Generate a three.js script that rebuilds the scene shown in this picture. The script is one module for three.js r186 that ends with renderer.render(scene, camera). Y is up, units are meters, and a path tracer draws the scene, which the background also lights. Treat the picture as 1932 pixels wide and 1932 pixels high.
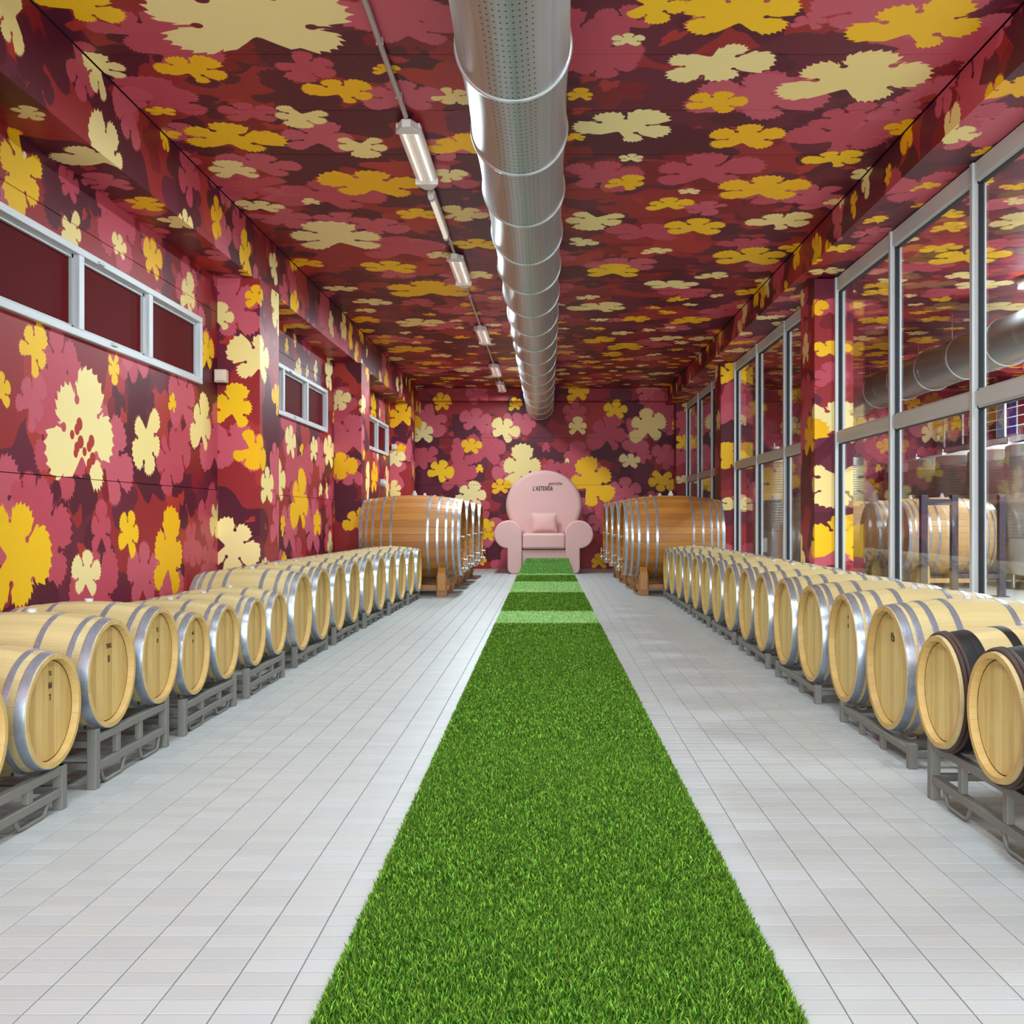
import * as THREE from 'three';
import { mergeGeometries } from 'three/addons/utils/BufferGeometryUtils.js';
import { RoundedBoxGeometry } from 'three/addons/geometries/RoundedBoxGeometry.js';
import { TextGeometry } from 'three/addons/geometries/TextGeometry.js';
import { FontLoader } from 'three/addons/loaders/FontLoader.js';
import { RectAreaLightUniformsLib } from 'three/addons/lights/RectAreaLightUniformsLib.js';

// ---------------------------------------------------------------- camera, sky, added daylight, exposure
const scene = new THREE.Scene();
const camera = new THREE.PerspectiveCamera(53.37, 1, 0.05, 200);
camera.position.set(0, 1.55, 0);
camera.lookAt(0, 1.55, -10);
camera.setViewOffset(1932, 1932, -68, -11, 1932, 1932);
camera.updateProjectionMatrix();
scene.background = new THREE.Color(0xcfdcea);
scene.backgroundIntensity = 1.0;
const renderer = new THREE.WebGLRenderer({ antialias: true });
renderer.toneMapping = THREE.LinearToneMapping;
renderer.toneMappingExposure = 1.0;
renderer.shadowMap.enabled = true;
RectAreaLightUniformsLib.init();
const LAMP = 102, HALL_FILL = 250, DAY_FILL = 1, FRONT_FILL = 27, WHITE = 0xdff3fb;      // ceiling lamps; added unseen fill: tank-hall lamps, hall windows, gate behind the camera
function areaLight(w, h, power, color, pos, target) {
  const l = new THREE.RectAreaLight(color, power, w, h);
  l.position.set(...pos); l.lookAt(...target); scene.add(l);
  return l;
}
// added fill light, set in unseen tank-hall windows and a gate behind the camera
for (const z of [1.5, -5.5, -12.5, -19.5]) areaLight(6, 3.4, DAY_FILL, WHITE, [13.1, 2.6, z], [0, 3.4, z]);
areaLight(6.4, 3.8, FRONT_FILL, WHITE, [-0.2, 2.1, 7.35], [-0.2, 2.5, -10]);

// ---------------------------------------------------------------- helpers
let seed = 7;
const rnd = () => { seed = (seed + 0x6d2b79f5) | 0; let t = Math.imul(seed ^ (seed >>> 15), 1 | seed); t = (t + Math.imul(t ^ (t >>> 7), 61 | t)) ^ t; return ((t ^ (t >>> 14)) >>> 0) / 4294967296; };
const rr = (a, b) => a + (b - a) * rnd();
const names = new Map();
function numbered(n) { const k = names.get(n) || 0; names.set(n, k + 1); return k ? n + '_' + String(k).padStart(3, '0') : n; }
const std = (o) => new THREE.MeshStandardMaterial(o);
const phys = (o) => new THREE.MeshPhysicalMaterial(o);
function obj(name, geo, mat, parent = scene) {
  if (Array.isArray(geo)) geo = merge(geo);
  const m = new THREE.Mesh(geo, mat);
  m.name = parent === scene ? numbered(name) : name;
  m.castShadow = m.receiveShadow = true;
  parent.add(m);
  return m;
}
function merge(list) {
  const keep = ['position', 'normal', 'uv'];
  return mergeGeometries(list.map((g) => {
    g = g.index ? g.toNonIndexed() : g.clone();
    for (const k of Object.keys(g.attributes)) if (!keep.includes(k)) g.deleteAttribute(k);
    return g;
  }));
}
function thing(name, label, category, pos = [0, 0, 0], turn = 0, group) {
  const g = new THREE.Group(); g.name = numbered(name);
  g.position.set(...pos); g.rotation.y = turn;
  g.userData = { label, category }; if (group) g.userData.group = group;
  scene.add(g);
  return g;
}
function tag(o, label, category, group) { o.userData = { ...o.userData, label, category }; if (group) o.userData.group = group; return o; }
function struct(name, parent = scene) { const g = new THREE.Group(); g.name = parent === scene ? numbered(name) : name; g.userData.kind = 'structure'; parent.add(g); return g; }
function copy(src, pos, label, turn) {
  const c = src.clone(); c.name = numbered(src.name.replace(/_\d{3}$/, '')); c.position.set(...pos);
  if (turn !== undefined) c.rotation.y = turn;
  c.userData = { ...src.userData, label }; scene.add(c);
  return c;
}
const box = (w, h, d, x = 0, y = 0, z = 0) => new THREE.BoxGeometry(w, h, d).translate(x, y, z);
const rbox = (w, h, d, r, x = 0, y = 0, z = 0, s = 2) => new RoundedBoxGeometry(w, h, d, s, r).translate(x, y, z);
const cyl = (r, h, x = 0, y = 0, z = 0, n = 20) => new THREE.CylinderGeometry(r, r, h, n).translate(x, y, z);
function rod(a, b, r, n = 10) {
  const A = new THREE.Vector3(...a), B = new THREE.Vector3(...b), v = B.clone().sub(A);
  const g = new THREE.CylinderGeometry(r, r, v.length(), n);
  g.applyQuaternion(new THREE.Quaternion().setFromUnitVectors(new THREE.Vector3(0, 1, 0), v.normalize()));
  return g.translate((A.x + B.x) / 2, (A.y + B.y) / 2, (A.z + B.z) / 2);
}
// a closed slab whose front face has the four corners p (counter-clockwise seen from the front) and texture places t; it goes back by 'thick'
function slab(p, t, thick) {
  const v = p.map((a) => new THREE.Vector3(...a));
  const n = v[1].clone().sub(v[0]).cross(v[3].clone().sub(v[0])).normalize();
  const back = v.map((a) => a.clone().addScaledVector(n, -thick));
  const pos = [], uv = [];
  const quad = (a, b, c, d, ta, tb, tc, td) => { for (const q of [a, b, c, a, c, d]) pos.push(q.x, q.y, q.z); for (const q of [ta, tb, tc, ta, tc, td]) uv.push(...q); };
  quad(...v, ...t);
  quad(back[3], back[2], back[1], back[0], t[3], t[2], t[1], t[0]);
  for (let i = 0; i < 4; i++) { const j = (i + 1) % 4; quad(v[j], v[i], back[i], back[j], t[j], t[i], t[i], t[j]); }
  const g = new THREE.BufferGeometry();
  g.setAttribute('position', new THREE.Float32BufferAttribute(pos, 3));
  g.setAttribute('uv', new THREE.Float32BufferAttribute(uv, 2));
  g.computeVertexNormals();
  return g;
}
function canvasTex(w, h, draw, srgb = true) {
  const c = document.createElement('canvas'); c.width = w; c.height = h;
  draw(c.getContext('2d'), w, h);
  const t = new THREE.CanvasTexture(c);
  if (srgb) t.colorSpace = THREE.SRGBColorSpace;
  return t;
}

// ---------------------------------------------------------------- the painted vine-leaf mural (flat paint on walls, beams and ceiling)
// mural places: w runs across the unfolded section (left wall below 0, soffit, beam side, ceiling, right beam), d runs into the hall
const MURAL_LEAVES = [
  ['c', 2.73, 7.98, 1.49, 0], ['c', 6.51, 8.66, 0.88, 150], ['c', 7.79, 9.02, 1.23, 10], ['c', 5.72, 8.26, 0.27, 0], ['c', 2.69, 9.83, 0.54, 200],
  ['c', 3.14, 10.61, 0.60, 180], ['c', 5.82, 10.09, 0.87, 20], ['c', 1.57, 11.36, 0.59, 0], ['c', 2.15, 14.11, 1.45, 0], ['c', 3.97, 12.96, 0.71, 90],
  ['c', 1.49, 12.67, 0.56, 10], ['c', 4.19, 9.36, 0.39, 120], ['c', 3.94, 11.51, 0.45, 60], ['c', 5.97, 10.97, 0.29, 0], ['c', 8.09, 13.31, 0.84, 20],
  ['c', 5.68, 13.24, 0.86, 190], ['c', 6.75, 12.09, 0.25, 0], ['c', 7.11, 16.94, 0.81, 0], ['c', 6.01, 18.74, 0.97, 10], ['c', 6.64, 14.79, 0.42, 0],
  ['c', 5.54, 14.30, 0.46, 90], ['c', 2.50, 20.27, 1.00, 0], ['c', 3.48, 15.03, 0.45, 0], ['c', 1.55, 17.22, 0.52, 0], ['c', 2.17, 12.48, 0.27, 0],
  ['c', 7.71, 16.31, 0.51, 0], ['c', 3.98, 16.28, 0.51, 0], ['c', 1.90, 18.28, 0.67, 40], ['y', 6.57, 7.84, 0.88, 0], ['y', 7.97, 8.02, 0.91, 5],
  ['y', 5.88, 7.68, 0.54, 90], ['y', 1.99, 8.80, 0.59, 30], ['y', 3.20, 9.24, 0.59, 30], ['y', 1.83, 10.42, 0.90, 20], ['y', 3.01, 11.86, 1.16, 0],
  ['y', 1.53, 7.71, 0.60, 60], ['y', 3.67, 8.80, 0.24, 0], ['y', 1.39, 9.71, 0.26, 0], ['y', 6.63, 9.51, 0.57, 15], ['y', 7.08, 10.40, 0.81, 0],
  ['y', 5.97, 11.79, 0.53, 20], ['y', 7.59, 12.02, 1.05, 0], ['y', 8.17, 10.99, 0.57, 15], ['y', 6.57, 12.59, 0.60, 0], ['y', 7.03, 13.60, 0.89, 0],
  ['y', 5.37, 9.33, 0.29, 0], ['y', 4.17, 10.60, 0.62, 0], ['y', 6.10, 16.00, 0.88, 0], ['y', 8.06, 15.15, 1.15, 0], ['y', 2.62, 15.76, 0.84, 10],
  ['y', 3.07, 17.34, 1.43, 0], ['y', 3.42, 13.00, 0.54, 0], ['y', 1.37, 15.50, 0.61, 0], ['y', 4.07, 14.44, 0.63, 0], ['y', 7.86, 20.00, 0.85, 0],
  ['y', -1.29, 22.07, 0.69, 0], ['y', 1.51, 19.94, 0.62, 0], ['y', 8.59, 17.50, 0.64, 0], ['y', 5.35, 10.37, 0.22, 0], ['y', 4.83, 19.73, 0.72, 0],
  ['y', 1.85, 23.46, 1.10, 0], ['y', 6.83, 23.10, 0.96, 0], ['p', 5.50, 8.53, 0.71, 0], ['p', 6.95, 9.45, 1.16, 20], ['p', 6.83, 11.41, 1.22, 0],
  ['p', 8.07, 10.35, 1.05, 30], ['p', 7.12, 7.94, 0.30, 10], ['p', 3.95, 8.07, 0.76, 0], ['p', 1.83, 8.11, 0.80, 60], ['p', 2.73, 10.40, 0.87, 10],
  ['p', 2.21, 9.76, 0.57, 0], ['p', 2.43, 12.29, 1.28, 20], ['p', 1.37, 9.33, 0.83, 0], ['p', 3.74, 9.39, 0.81, 10], ['p', 7.89, 8.11, 0.38, 0],
  ['p', 8.37, 8.48, 0.53, 90], ['p', 8.51, 12.56, 0.72, 0], ['p', 6.42, 13.85, 1.08, 0], ['p', 2.98, 14.67, 1.37, 0], ['p', 8.64, 19.22, 1.60, 0],
  ['p', 0.68, 17.84, 1.11, 0], ['p', 5.59, 11.50, 0.36, 0], ['p', 8.39, 9.57, 0.45, 0], ['p', 8.56, 8.11, 0.51, 0], ['c', -2.39, 9.53, 1.30, 0],
  ['c', -3.70, 9.59, 0.54, 0], ['c', -2.31, 11.07, 0.82, 170], ['c', -2.01, 12.81, 0.79, 0], ['c', -0.53, 9.32, 0.43, 160], ['c', -0.40, 10.36, 0.30, 0],
  ['c', -0.48, 12.34, 0.58, 20], ['c', -0.17, 8.47, 0.13, 0], ['y', -0.27, 8.43, 0.72, 200], ['y', -1.73, 8.64, 0.49, 40], ['y', -1.64, 10.23, 0.33, 170],
  ['y', -3.47, 8.35, 1.06, 90], ['y', -3.34, 10.58, 0.56, 20], ['y', -3.60, 11.70, 1.02, 10], ['y', -0.31, 11.22, 0.57, 0], ['y', -1.06, 13.01, 0.56, 0],
  ['y', -1.83, 11.82, 0.26, 0], ['y', -2.15, 8.12, 0.34, 0], ['p', -1.80, 9.07, 0.71, 0], ['p', -2.54, 10.11, 1.05, 30], ['p', -3.40, 8.74, 1.09, 0],
  ['p', -3.27, 9.93, 0.54, 0], ['p', -3.80, 10.94, 0.91, 0], ['p', -1.78, 12.16, 0.89, 0], ['p', -2.50, 11.74, 0.73, 180], ['p', -2.21, 13.32, 1.04, 0],
  ['p', -0.28, 10.11, 0.47, 0], ['p', -0.92, 11.42, 0.59, 0], ['p', -1.38, 10.76, 0.73, 0], ['p', -2.51, 9.07, 1.13, 20], ['p', -0.80, 8.26, 0.60, 0],
  ['p', -3.18, 13.01, 0.61, 0], ['p', -2.18, 8.60, 0.54, 40], ['p', -0.13, 9.27, 0.39, 0], ['c', -1.89, 17.24, 0.68, 0], ['c', -1.90, 18.96, 0.57, 0],
  ['c', -2.54, 16.40, 0.85, 10], ['c', -2.63, 19.53, 0.30, 0], ['c', -3.64, 16.12, 0.60, 0], ['c', -0.59, 17.79, 0.46, 0], ['c', -3.77, 20.34, 0.63, 0],
  ['c', 0.35, 21.27, 0.66, 0], ['y', -2.92, 17.87, 1.16, 0], ['y', -3.28, 19.22, 0.58, 0], ['y', -0.31, 17.00, 0.27, 0], ['y', -3.88, 16.79, 0.35, 0],
  ['y', -0.41, 25.47, 0.80, 0], ['y', -2.20, 25.55, 0.93, 0], ['p', -2.22, 18.46, 0.86, 0], ['p', -1.42, 16.96, 0.71, 0], ['p', -3.38, 18.87, 1.28, 0],
  ['p', -3.92, 17.68, 0.83, 0], ['p', -3.36, 17.14, 0.98, 0], ['p', -0.97, 19.31, 0.60, 0], ['c', 0.46, 8.95, 0.74, 20], ['c', 1.20, 8.75, 0.52, 10],
  ['y', 0.29, 10.24, 0.48, 90], ['c', 0.40, 10.89, 0.48, 80], ['y', 0.82, 11.92, 0.50, 0], ['y', 0.68, 13.07, 0.62, 0], ['c', 0.87, 14.40, 0.48, 0],
  ['c', 0.30, 7.94, 0.30, 90], ['c', 0.98, 7.33, 0.50, 0], ['y', 1.20, 10.30, 0.30, 0], ['y', 0.50, 15.60, 0.60, 0], ['y', 0.20, 16.80, 0.50, 0],
  ['c', 0.80, 18.20, 0.50, 0], ['y', 0.90, 20.00, 0.50, 0], ['p', 1.10, 9.40, 0.70, 0], ['p', 1.00, 11.00, 0.70, 40], ['p', 0.60, 12.20, 0.80, 0],
  ['p', 0.20, 9.60, 0.50, 0], ['p', -0.10, 11.20, 0.60, 0], ['y', 8.66, 10.10, 0.50, 200], ['c', 9.11, 9.11, 0.52, 30], ['c', 8.70, 11.43, 0.48, 200],
  ['y', 8.85, 11.90, 0.30, 200], ['y', 9.44, 10.60, 0.28, 0], ['y', 9.30, 11.75, 0.32, 0], ['y', 9.20, 13.00, 0.45, 0], ['c', 9.40, 14.23, 0.47, 0],
  ['y', 9.26, 8.16, 0.54, 0], ['p', 8.60, 9.20, 0.60, 0], ['p', 8.85, 12.60, 0.50, 0], ['p', 9.40, 9.30, 0.50, 0], ['p', 8.50, 8.30, 0.60, 0],
  ['y', 8.95, 13.60, 0.50, 0], ['y', 8.80, 17.00, 0.50, 0], ['c', 8.75, 18.60, 0.50, 0], ['c', 9.30, 17.50, 0.50, 0], ['y', 9.30, 20.00, 0.50, 0],
  ['p', 9.40, 12.30, 0.50, 0], ['p', 9.30, 16.00, 0.60, 0], ['y', 8.70, 14.60, 0.60, 200], ['c', 8.70, 16.60, 0.50, 200], ['c', 9.05, 19.00, 0.50, 0],
  ['y', 8.70, 21.20, 0.50, 0],
];
const BACK_LEAVES = [
  ['c', -1.35, 4.21, 0.90, 20], ['c', 0.90, 4.31, 0.58, 0], ['c', 3.03, 4.31, 1.23, 0], ['c', -0.79, 3.03, 1.39, 0], ['c', -2.35, 2.23, 0.90, 0],
  ['c', 2.48, 3.26, 0.58, 0], ['c', -3.82, 4.11, 0.74, 0], ['c', 0.58, 3.28, 0.16, 0], ['y', -2.35, 3.71, 0.61, 0], ['y', -3.29, 2.95, 0.81, 30],
  ['y', 2.03, 4.81, 0.65, 0], ['y', 1.31, 2.60, 1.53, 45], ['y', 3.48, 2.70, 0.81, 180], ['y', -4.34, 4.31, 0.90, 0], ['y', -1.92, 1.31, 0.52, 0],
  ['y', -3.21, 5.02, 0.58, 0], ['y', -1.84, 1.02, 0.48, 0], ['y', -4.66, 3.11, 0.48, 0], ['y', -2.08, 3.03, 0.26, 0], ['y', -1.44, 2.47, 0.55, 0],
  ['y', -1.00, 4.97, 0.42, 0], ['y', 0.90, 5.29, 0.65, 0], ['y', 1.55, 0.21, 0.48, 0], ['y', -2.08, 0.21, 0.35, 0], ['y', 3.97, 4.40, 0.48, 0],
  ['p', -2.24, 4.49, 0.89, 0], ['p', -1.92, 3.60, 1.21, 0], ['p', 0.82, 4.73, 0.74, 0], ['p', 1.79, 4.08, 1.29, 0], ['p', 0.90, 3.36, 0.90, 0],
  ['p', 1.87, 1.82, 0.97, 0], ['p', -0.71, 4.40, 0.65, 0], ['p', -2.81, 2.71, 0.97, 0], ['p', -1.60, 1.02, 0.97, 0], ['p', -2.16, 1.82, 0.81, 0],
  ['p', -0.06, 3.68, 0.32, 0], ['p', 0.10, 3.03, 0.65, 0], ['p', -3.94, 3.28, 0.81, 0], ['p', -4.42, 2.79, 0.65, 0], ['p', 3.56, 3.44, 0.81, 0],
  ['p', 3.16, 2.07, 0.65, 0], ['p', 2.35, 2.31, 0.97, 0], ['p', -2.65, 1.18, 0.81, 0],
];
const COL = { base: '#9c2a2d', base2: '#841e26', maroon: '#591a2a', maroon2: '#6a2234', pink: '#c24b5b', pink2: '#ca5a69', red: '#b0352f', y: '#fabb12', y2: '#fcc51c', c: '#f8dd90', c2: '#f9e29c' };
const LOBES = [
  [[0, 0.50, 35], [66, 0.50, 33], [128, 0.48, 26], [-66, 0.50, 33], [-128, 0.48, 26]],
  [[-10, 0.47, 40], [66, 0.54, 36], [136, 0.41, 24], [-74, 0.44, 30], [-126, 0.52, 28]],
  [[14, 0.43, 46], [82, 0.54, 26], [130, 0.46, 26], [-64, 0.53, 40], [-134, 0.42, 22]],
  [[0, 0.56, 44], [84, 0.42, 42], [140, 0.5, 22], [-84, 0.44, 42], [-138, 0.5, 22]],
  [[20, 0.54, 40], [96, 0.5, 34], [148, 0.44, 18], [-50, 0.42, 32], [-112, 0.54, 34]],
];
function leafPath(variant, teeth, rand) {
  const P = [], rad = Math.PI / 180;
  const lobes = LOBES[variant % 5].slice().sort((a, b) => a[0] - b[0]);
  const at = (deg, r) => P.push([Math.sin(deg * rad) * r, -Math.cos(deg * rad) * r]);
  const jit = lobes.map((l) => [l[0] + (rand() - 0.5) * 6, l[1] * (0.92 + rand() * 0.14), l[2]]);
  for (let i = 0; i < jit.length; i++) {
    const [a, R, hw0] = jit[i], lo = i ? (jit[i - 1][0] + a) / 2 + 2.6 : a - hw0 + 4, hi = i < jit.length - 1 ? (a + jit[i + 1][0]) / 2 - 2.6 : a + hw0 - 4;
    const n = teeth;
    for (let k = 0; k <= n; k++) {
      const u = k / n, deg = lo + (hi - lo) * u, t = (u - 0.5) * 2;
      const r = R * (1 - 0.14 * t * t - 0.1 * Math.pow(Math.abs(t), 6)) - (k === 0 || k === n ? 0.012 : 0);
      at(deg - (hi - lo) / n * 0.28, r - 0.004);
      if (k < n) { at(deg + (hi - lo) / n * 0.18, r + 0.018 + rand() * 0.012); at(deg + (hi - lo) / n * 0.34, r - 0.006); }
    }
    if (i < jit.length - 1) {   // the narrow notch between two lobes, ending in a drop
      const b = hi + 2.6, s = 0.2 + rand() * 0.12, e = 0.02 + rand() * 0.016;
      const cx = Math.sin(b * rad) * s, cy = -Math.cos(b * rad) * s;
      at(b - 2.2, s + 0.1);
      for (let q = 0; q <= 8; q++) { const g = (b - 25 - q / 8 * 310) * rad; P.push([cx + Math.sin(g) * e, cy - Math.cos(g) * e]); }
      at(b + 2.2, s + 0.1);
    }
  }
  for (const [deg, r] of [[155, 0.32], [163, 0.22], [172, 0.16], [180, 0.145], [188, 0.16], [197, 0.22], [205, 0.32]]) at(deg, r);  // the wide bay round the stalk
  return P;
}
const LEAF = [];
for (let i = 0; i < 20; i++) LEAF.push(leafPath(i, i % 2 ? 7 : 8, rnd));
function drawLeaf(g, shape, x, y, size, rot, sx, color) {
  g.save(); g.translate(x, y); g.rotate(rot); g.scale(size * 1.02 * sx, size * 1.02);
  g.beginPath(); shape.forEach((p, i) => (i ? g.lineTo(p[0], p[1]) : g.moveTo(p[0], p[1]))); g.closePath();
  g.fillStyle = color; g.fill(); g.restore();
}
function drawBlob(g, x, y, size, rot, asp, color, k) {
  g.save(); g.translate(x, y); g.rotate(rot); g.scale(size * asp, size);
  g.beginPath();
  for (let i = 0; i <= 40; i++) { const a = i / 40 * 6.2832, r = 0.42 + 0.09 * Math.sin(3 * a + k) + 0.07 * Math.sin(5 * a + 2.3 * k); g.lineTo(Math.cos(a) * r, Math.sin(a) * r); }
  g.closePath(); g.fillStyle = color; g.fill(); g.restore();
}
function muralPlan(listed, x0, x1, y0, y1, keepOut) {   // random undercoat and background leaves for a field, then the listed leaves
  const plan = [], area = (x1 - x0) * (y1 - y0), X = () => rr(x0, x1), Y = () => rr(y0, y1);
  for (let i = 0; i < area * 1.5; i++) plan.push([0, X(), Y(), rr(0.6, 1.5), rnd() * 6.28, rr(0.6, 1.3), rnd() < 0.5 ? COL.maroon : COL.maroon2, rnd() * 9]);
  for (let i = 0; i < area * 0.5; i++) plan.push([0, X(), Y(), rr(0.4, 1.0), rnd() * 6.28, rr(0.5, 1.4), rnd() < 0.5 ? COL.base2 : COL.red, rnd() * 9]);
  for (let i = 0; i < area * 0.7; i++) plan.push([1, X(), Y(), rr(0.5, 1.0), rnd() * 6.28, 1, rnd() < 0.75 ? COL.maroon : COL.base2, (rnd() * 20) | 0]);
  for (let i = 0; i < area * 0.9; i++) plan.push([0, X(), Y(), rr(0.08, 0.22), rnd() * 6.28, rr(0.4, 2.2), COL.red, rnd() * 9]);
  for (let i = 0; i < area * 0.62; i++) plan.push([1, X(), Y(), rr(0.5, 1.15), rnd() * 6.28, rr(0.85, 1.1), rnd() < 0.6 ? COL.pink : COL.pink2, (rnd() * 20) | 0]);
  const placed = listed.filter((l) => l[0] !== 'p').map((l) => [l[1], l[2], l[3]]);
  for (const l of listed) if (l[0] === 'p') plan.push([1, l[1], l[2], l[3], l[4], rr(0.9, 1.1), rnd() < 0.6 ? COL.pink : COL.pink2, (rnd() * 20) | 0]);
  for (let i = 0; i < area * 7; i++) {
    const x = X(), y = Y(), s = Math.pow(rnd(), 1.6) * 0.62 + 0.26;
    if (keepOut && keepOut(x, y)) continue;
    if (placed.some((q) => Math.hypot(q[0] - x, q[1] - y) < (q[2] + s) * 0.5 + (y > 14 ? 0.13 : 0.24))) continue;
    placed.push([x, y, s]);
    plan.push([1, x, y, s, rnd() * 6.28, rr(0.78, 1.2), rnd() < 0.5 ? COL.y : rnd() < 0.3 ? COL.c2 : COL.c, (rnd() * 20) | 0]);
  }
  for (const l of listed) if (l[0] !== 'p') plan.push([1, l[1], l[2], l[3], l[4], rr(0.9, 1.12), l[0] === 'y' ? (rnd() < 0.5 ? COL.y : COL.y2) : (rnd() < 0.5 ? COL.c : COL.c2), (rnd() * 20) | 0]);
  return plan;
}
function drawPlan(g, plan, x0, y0, sx, sy, W, H) {
  g.fillStyle = COL.base; g.fillRect(0, 0, W, H);
  for (const p of plan) {
    const x = (p[1] - x0) * sx, y = (p[2] - y0) * sy, s = p[3] * Math.max(sx, sy);
    if (x < -s || x > W + s || y < -s || y > H + s) continue;
    g.save(); g.translate(x, y); g.scale(sx, sy);
    if (p[0]) drawLeaf(g, LEAF[p[7]], 0, 0, p[3], p[4], p[5], p[6]); else drawBlob(g, 0, 0, p[3], p[4], p[5], p[6], p[7]);
    g.restore();
  }
}
const D0 = -7.6, DB = [D0, 6.17, 13.19, 21.38, 31], WB = [-4.71, 1.205, 9.96], RES = [40, 225, 150, 110];
for (const l of MURAL_LEAVES) l[4] = (l[4] + (l[1] < 0 ? 90 : 0)) * Math.PI / 180;
for (const l of BACK_LEAVES) { l[2] = 5.42 - l[2]; l[4] *= Math.PI / 180; }
const listedBox = (x, y) => (x > 1.2 && y > 7.3 && y < 17.5 && x < 8.6) || (x < 0.3 && y > 7.6 && y < 13.3);
const PLAN = muralPlan(MURAL_LEAVES, WB[0], WB[2], D0, 31, listedBox);
const paintRough = 0.42;
const muralTiles = [];
for (let r = 0; r < 4; r++) for (let c = 0; c < 2; c++) {
  const dw = WB[c + 1] - WB[c], dd = DB[r + 1] - DB[r], W = Math.min(2048, Math.round(dw * RES[r])), H = Math.min(2048, Math.round(dd * RES[r]));
  const map = canvasTex(W, H, (g) => {
    drawPlan(g, PLAN, WB[c], DB[r], W / dw, H / dd, W, H);
    if (c === 0 && r === 1) {   // two bunches of grapes left red on the big cream leaf
      const gx = (w) => (w - WB[0]) * W / dw, gy = (d) => (d - DB[1]) * H / dd;
      g.fillStyle = COL.red;
      for (const [cd, n] of [[9.43, 0.04], [9.68, -0.1]]) for (let i = 0; i < 17; i++) { const q = i % 6, k = 0.025 + 0.024 * Math.min(q, 6 - q); g.beginPath(); g.arc(gx(-2.46 + n + (q - 2.5) * 0.055), gy(cd + (((i * 7) % 3) - 1) * k), 9.5 + (i % 3) * 2, 0, 7); g.fill(); }
    }
  });
  muralTiles.push({ c, r, mat: phys({ map, roughness: paintRough, specularIntensity: 0.42 }) });
}
function muralAt(w, d) {
  const c = w > WB[1] ? 1 : 0, r = Math.max(0, Math.min(3, DB.findIndex((b, i) => i < 4 && d < DB[i + 1])));
  const t = muralTiles[r * 2 + c];
  return { mat: t.mat, uv: (w_, d_) => [(w_ - WB[c]) / (WB[c + 1] - WB[c]), 1 - (d_ - DB[r]) / (DB[r + 1] - DB[r])] };
}
// a piece of painted surface between mural places (w0,d0) and (w1,d1); place(w,d) tells where it stands
function paintPiece(name, parent, w0, w1, d0, d1, place, thick, flip, muralW = (w) => w) {
  const t = muralAt((muralW(w0) + muralW(w1)) / 2, (d0 + d1) / 2);
  let q = [[w0, d0], [w1, d0], [w1, d1], [w0, d1]];
  if (flip) q = q.reverse();
  return obj(name, slab(q.map((a) => place(...a)), q.map((a) => t.uv(muralW(a[0]), a[1])), thick), t.mat, parent);
}
const splitD = (a, b) => { const cut = [a, ...DB.filter((x) => x > a + 0.01 && x < b - 0.01), b]; return cut.slice(1).map((x, i) => [cut[i], x]); };

// ---------------------------------------------------------------- heights and lines of the hall
const YC = 5.42, YB = 4.705, XW = -4.36, XB = -3.87, XR = 3.575, YBR = 4.98, XG = 4.13, ZB = -31, ZF = 7.6, XH = 13.2;

// ceiling: precast panels with open joints
const ceiling = struct('ceiling');
obj('slab', box(XH + 5, 0.2, 39.5, (XH - 4.4) / 2, YC + 0.22, -11.8), std({ color: 0x3a1318, roughness: 0.9 }), ceiling);
const onCeil = (w, d) => [w - 1.205 - 3.87, YC, -d];
const seams = []; for (let s = 8.51 - 13 * 1.17; s < 31; s += 1.17) seams.push(s);
seams.push(31);
for (let i = 0; i + 1 < seams.length; i++) {
  const g = 0.006;
  for (const [a, b] of splitD(seams[i] + g, seams[i + 1] - g)) {
    paintPiece('ceiling_panel', ceiling, 1.217, 8.638, a, b, onCeil, 0.11, true);
    paintPiece('ceiling_panel', ceiling, 4.38, XH, a, b, (x, d) => [x, YC, -d], 0.11, true, (x) => 9.9 - (x - 4.38) * 0.98);
  }
}
// left beam: soffit and side
const beamL = struct('beam');
for (const [a, b] of splitD(D0, 31)) {
  paintPiece('soffit', beamL, 0, 0.49, a, b, (w, d) => [XW + w, YB, -d], 0.008, true);
  paintPiece('beam_side', beamL, 0.4985, 1.195, a, b, (w, d) => [XB, YB + (w - 0.49), -d], 0.06, true);
}
obj('core', box(0.4, 0.62, 38.4, XW + 0.2, YB + 0.33, -11.7), std({ color: 0x4a1a20 }), beamL);
// right beam: side, soffit in two strips with a groove
const beamR = struct('beam');
for (const [a, b] of splitD(D0, 31)) {
  paintPiece('beam_side', beamR, 8.66, 9.0815, a, b, (w, d) => [XR, YC - (w - 8.65), -d], 0.05, true);
  paintPiece('soffit', beamR, 9.09, 9.36, a, b, (w, d) => [XR + (w - 9.09), YBR, -d], 0.008, true);
  paintPiece('soffit', beamR, 9.375, 9.645, a, b, (w, d) => [XR + (w - 9.09), YBR + 0.02, -d], 0.008, true);
  paintPiece('beam_side', beamR, 9.2, 9.6, a, b, (w, d) => [XG + 0.25, YBR + 0.02 + (w - 9.2), -d], 0.05, true);
}
obj('core', box(0.7, 0.38, 38.4, XR + 0.41, YBR + 0.24, -11.7), std({ color: 0x4a1a20 }), beamR);

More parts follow.
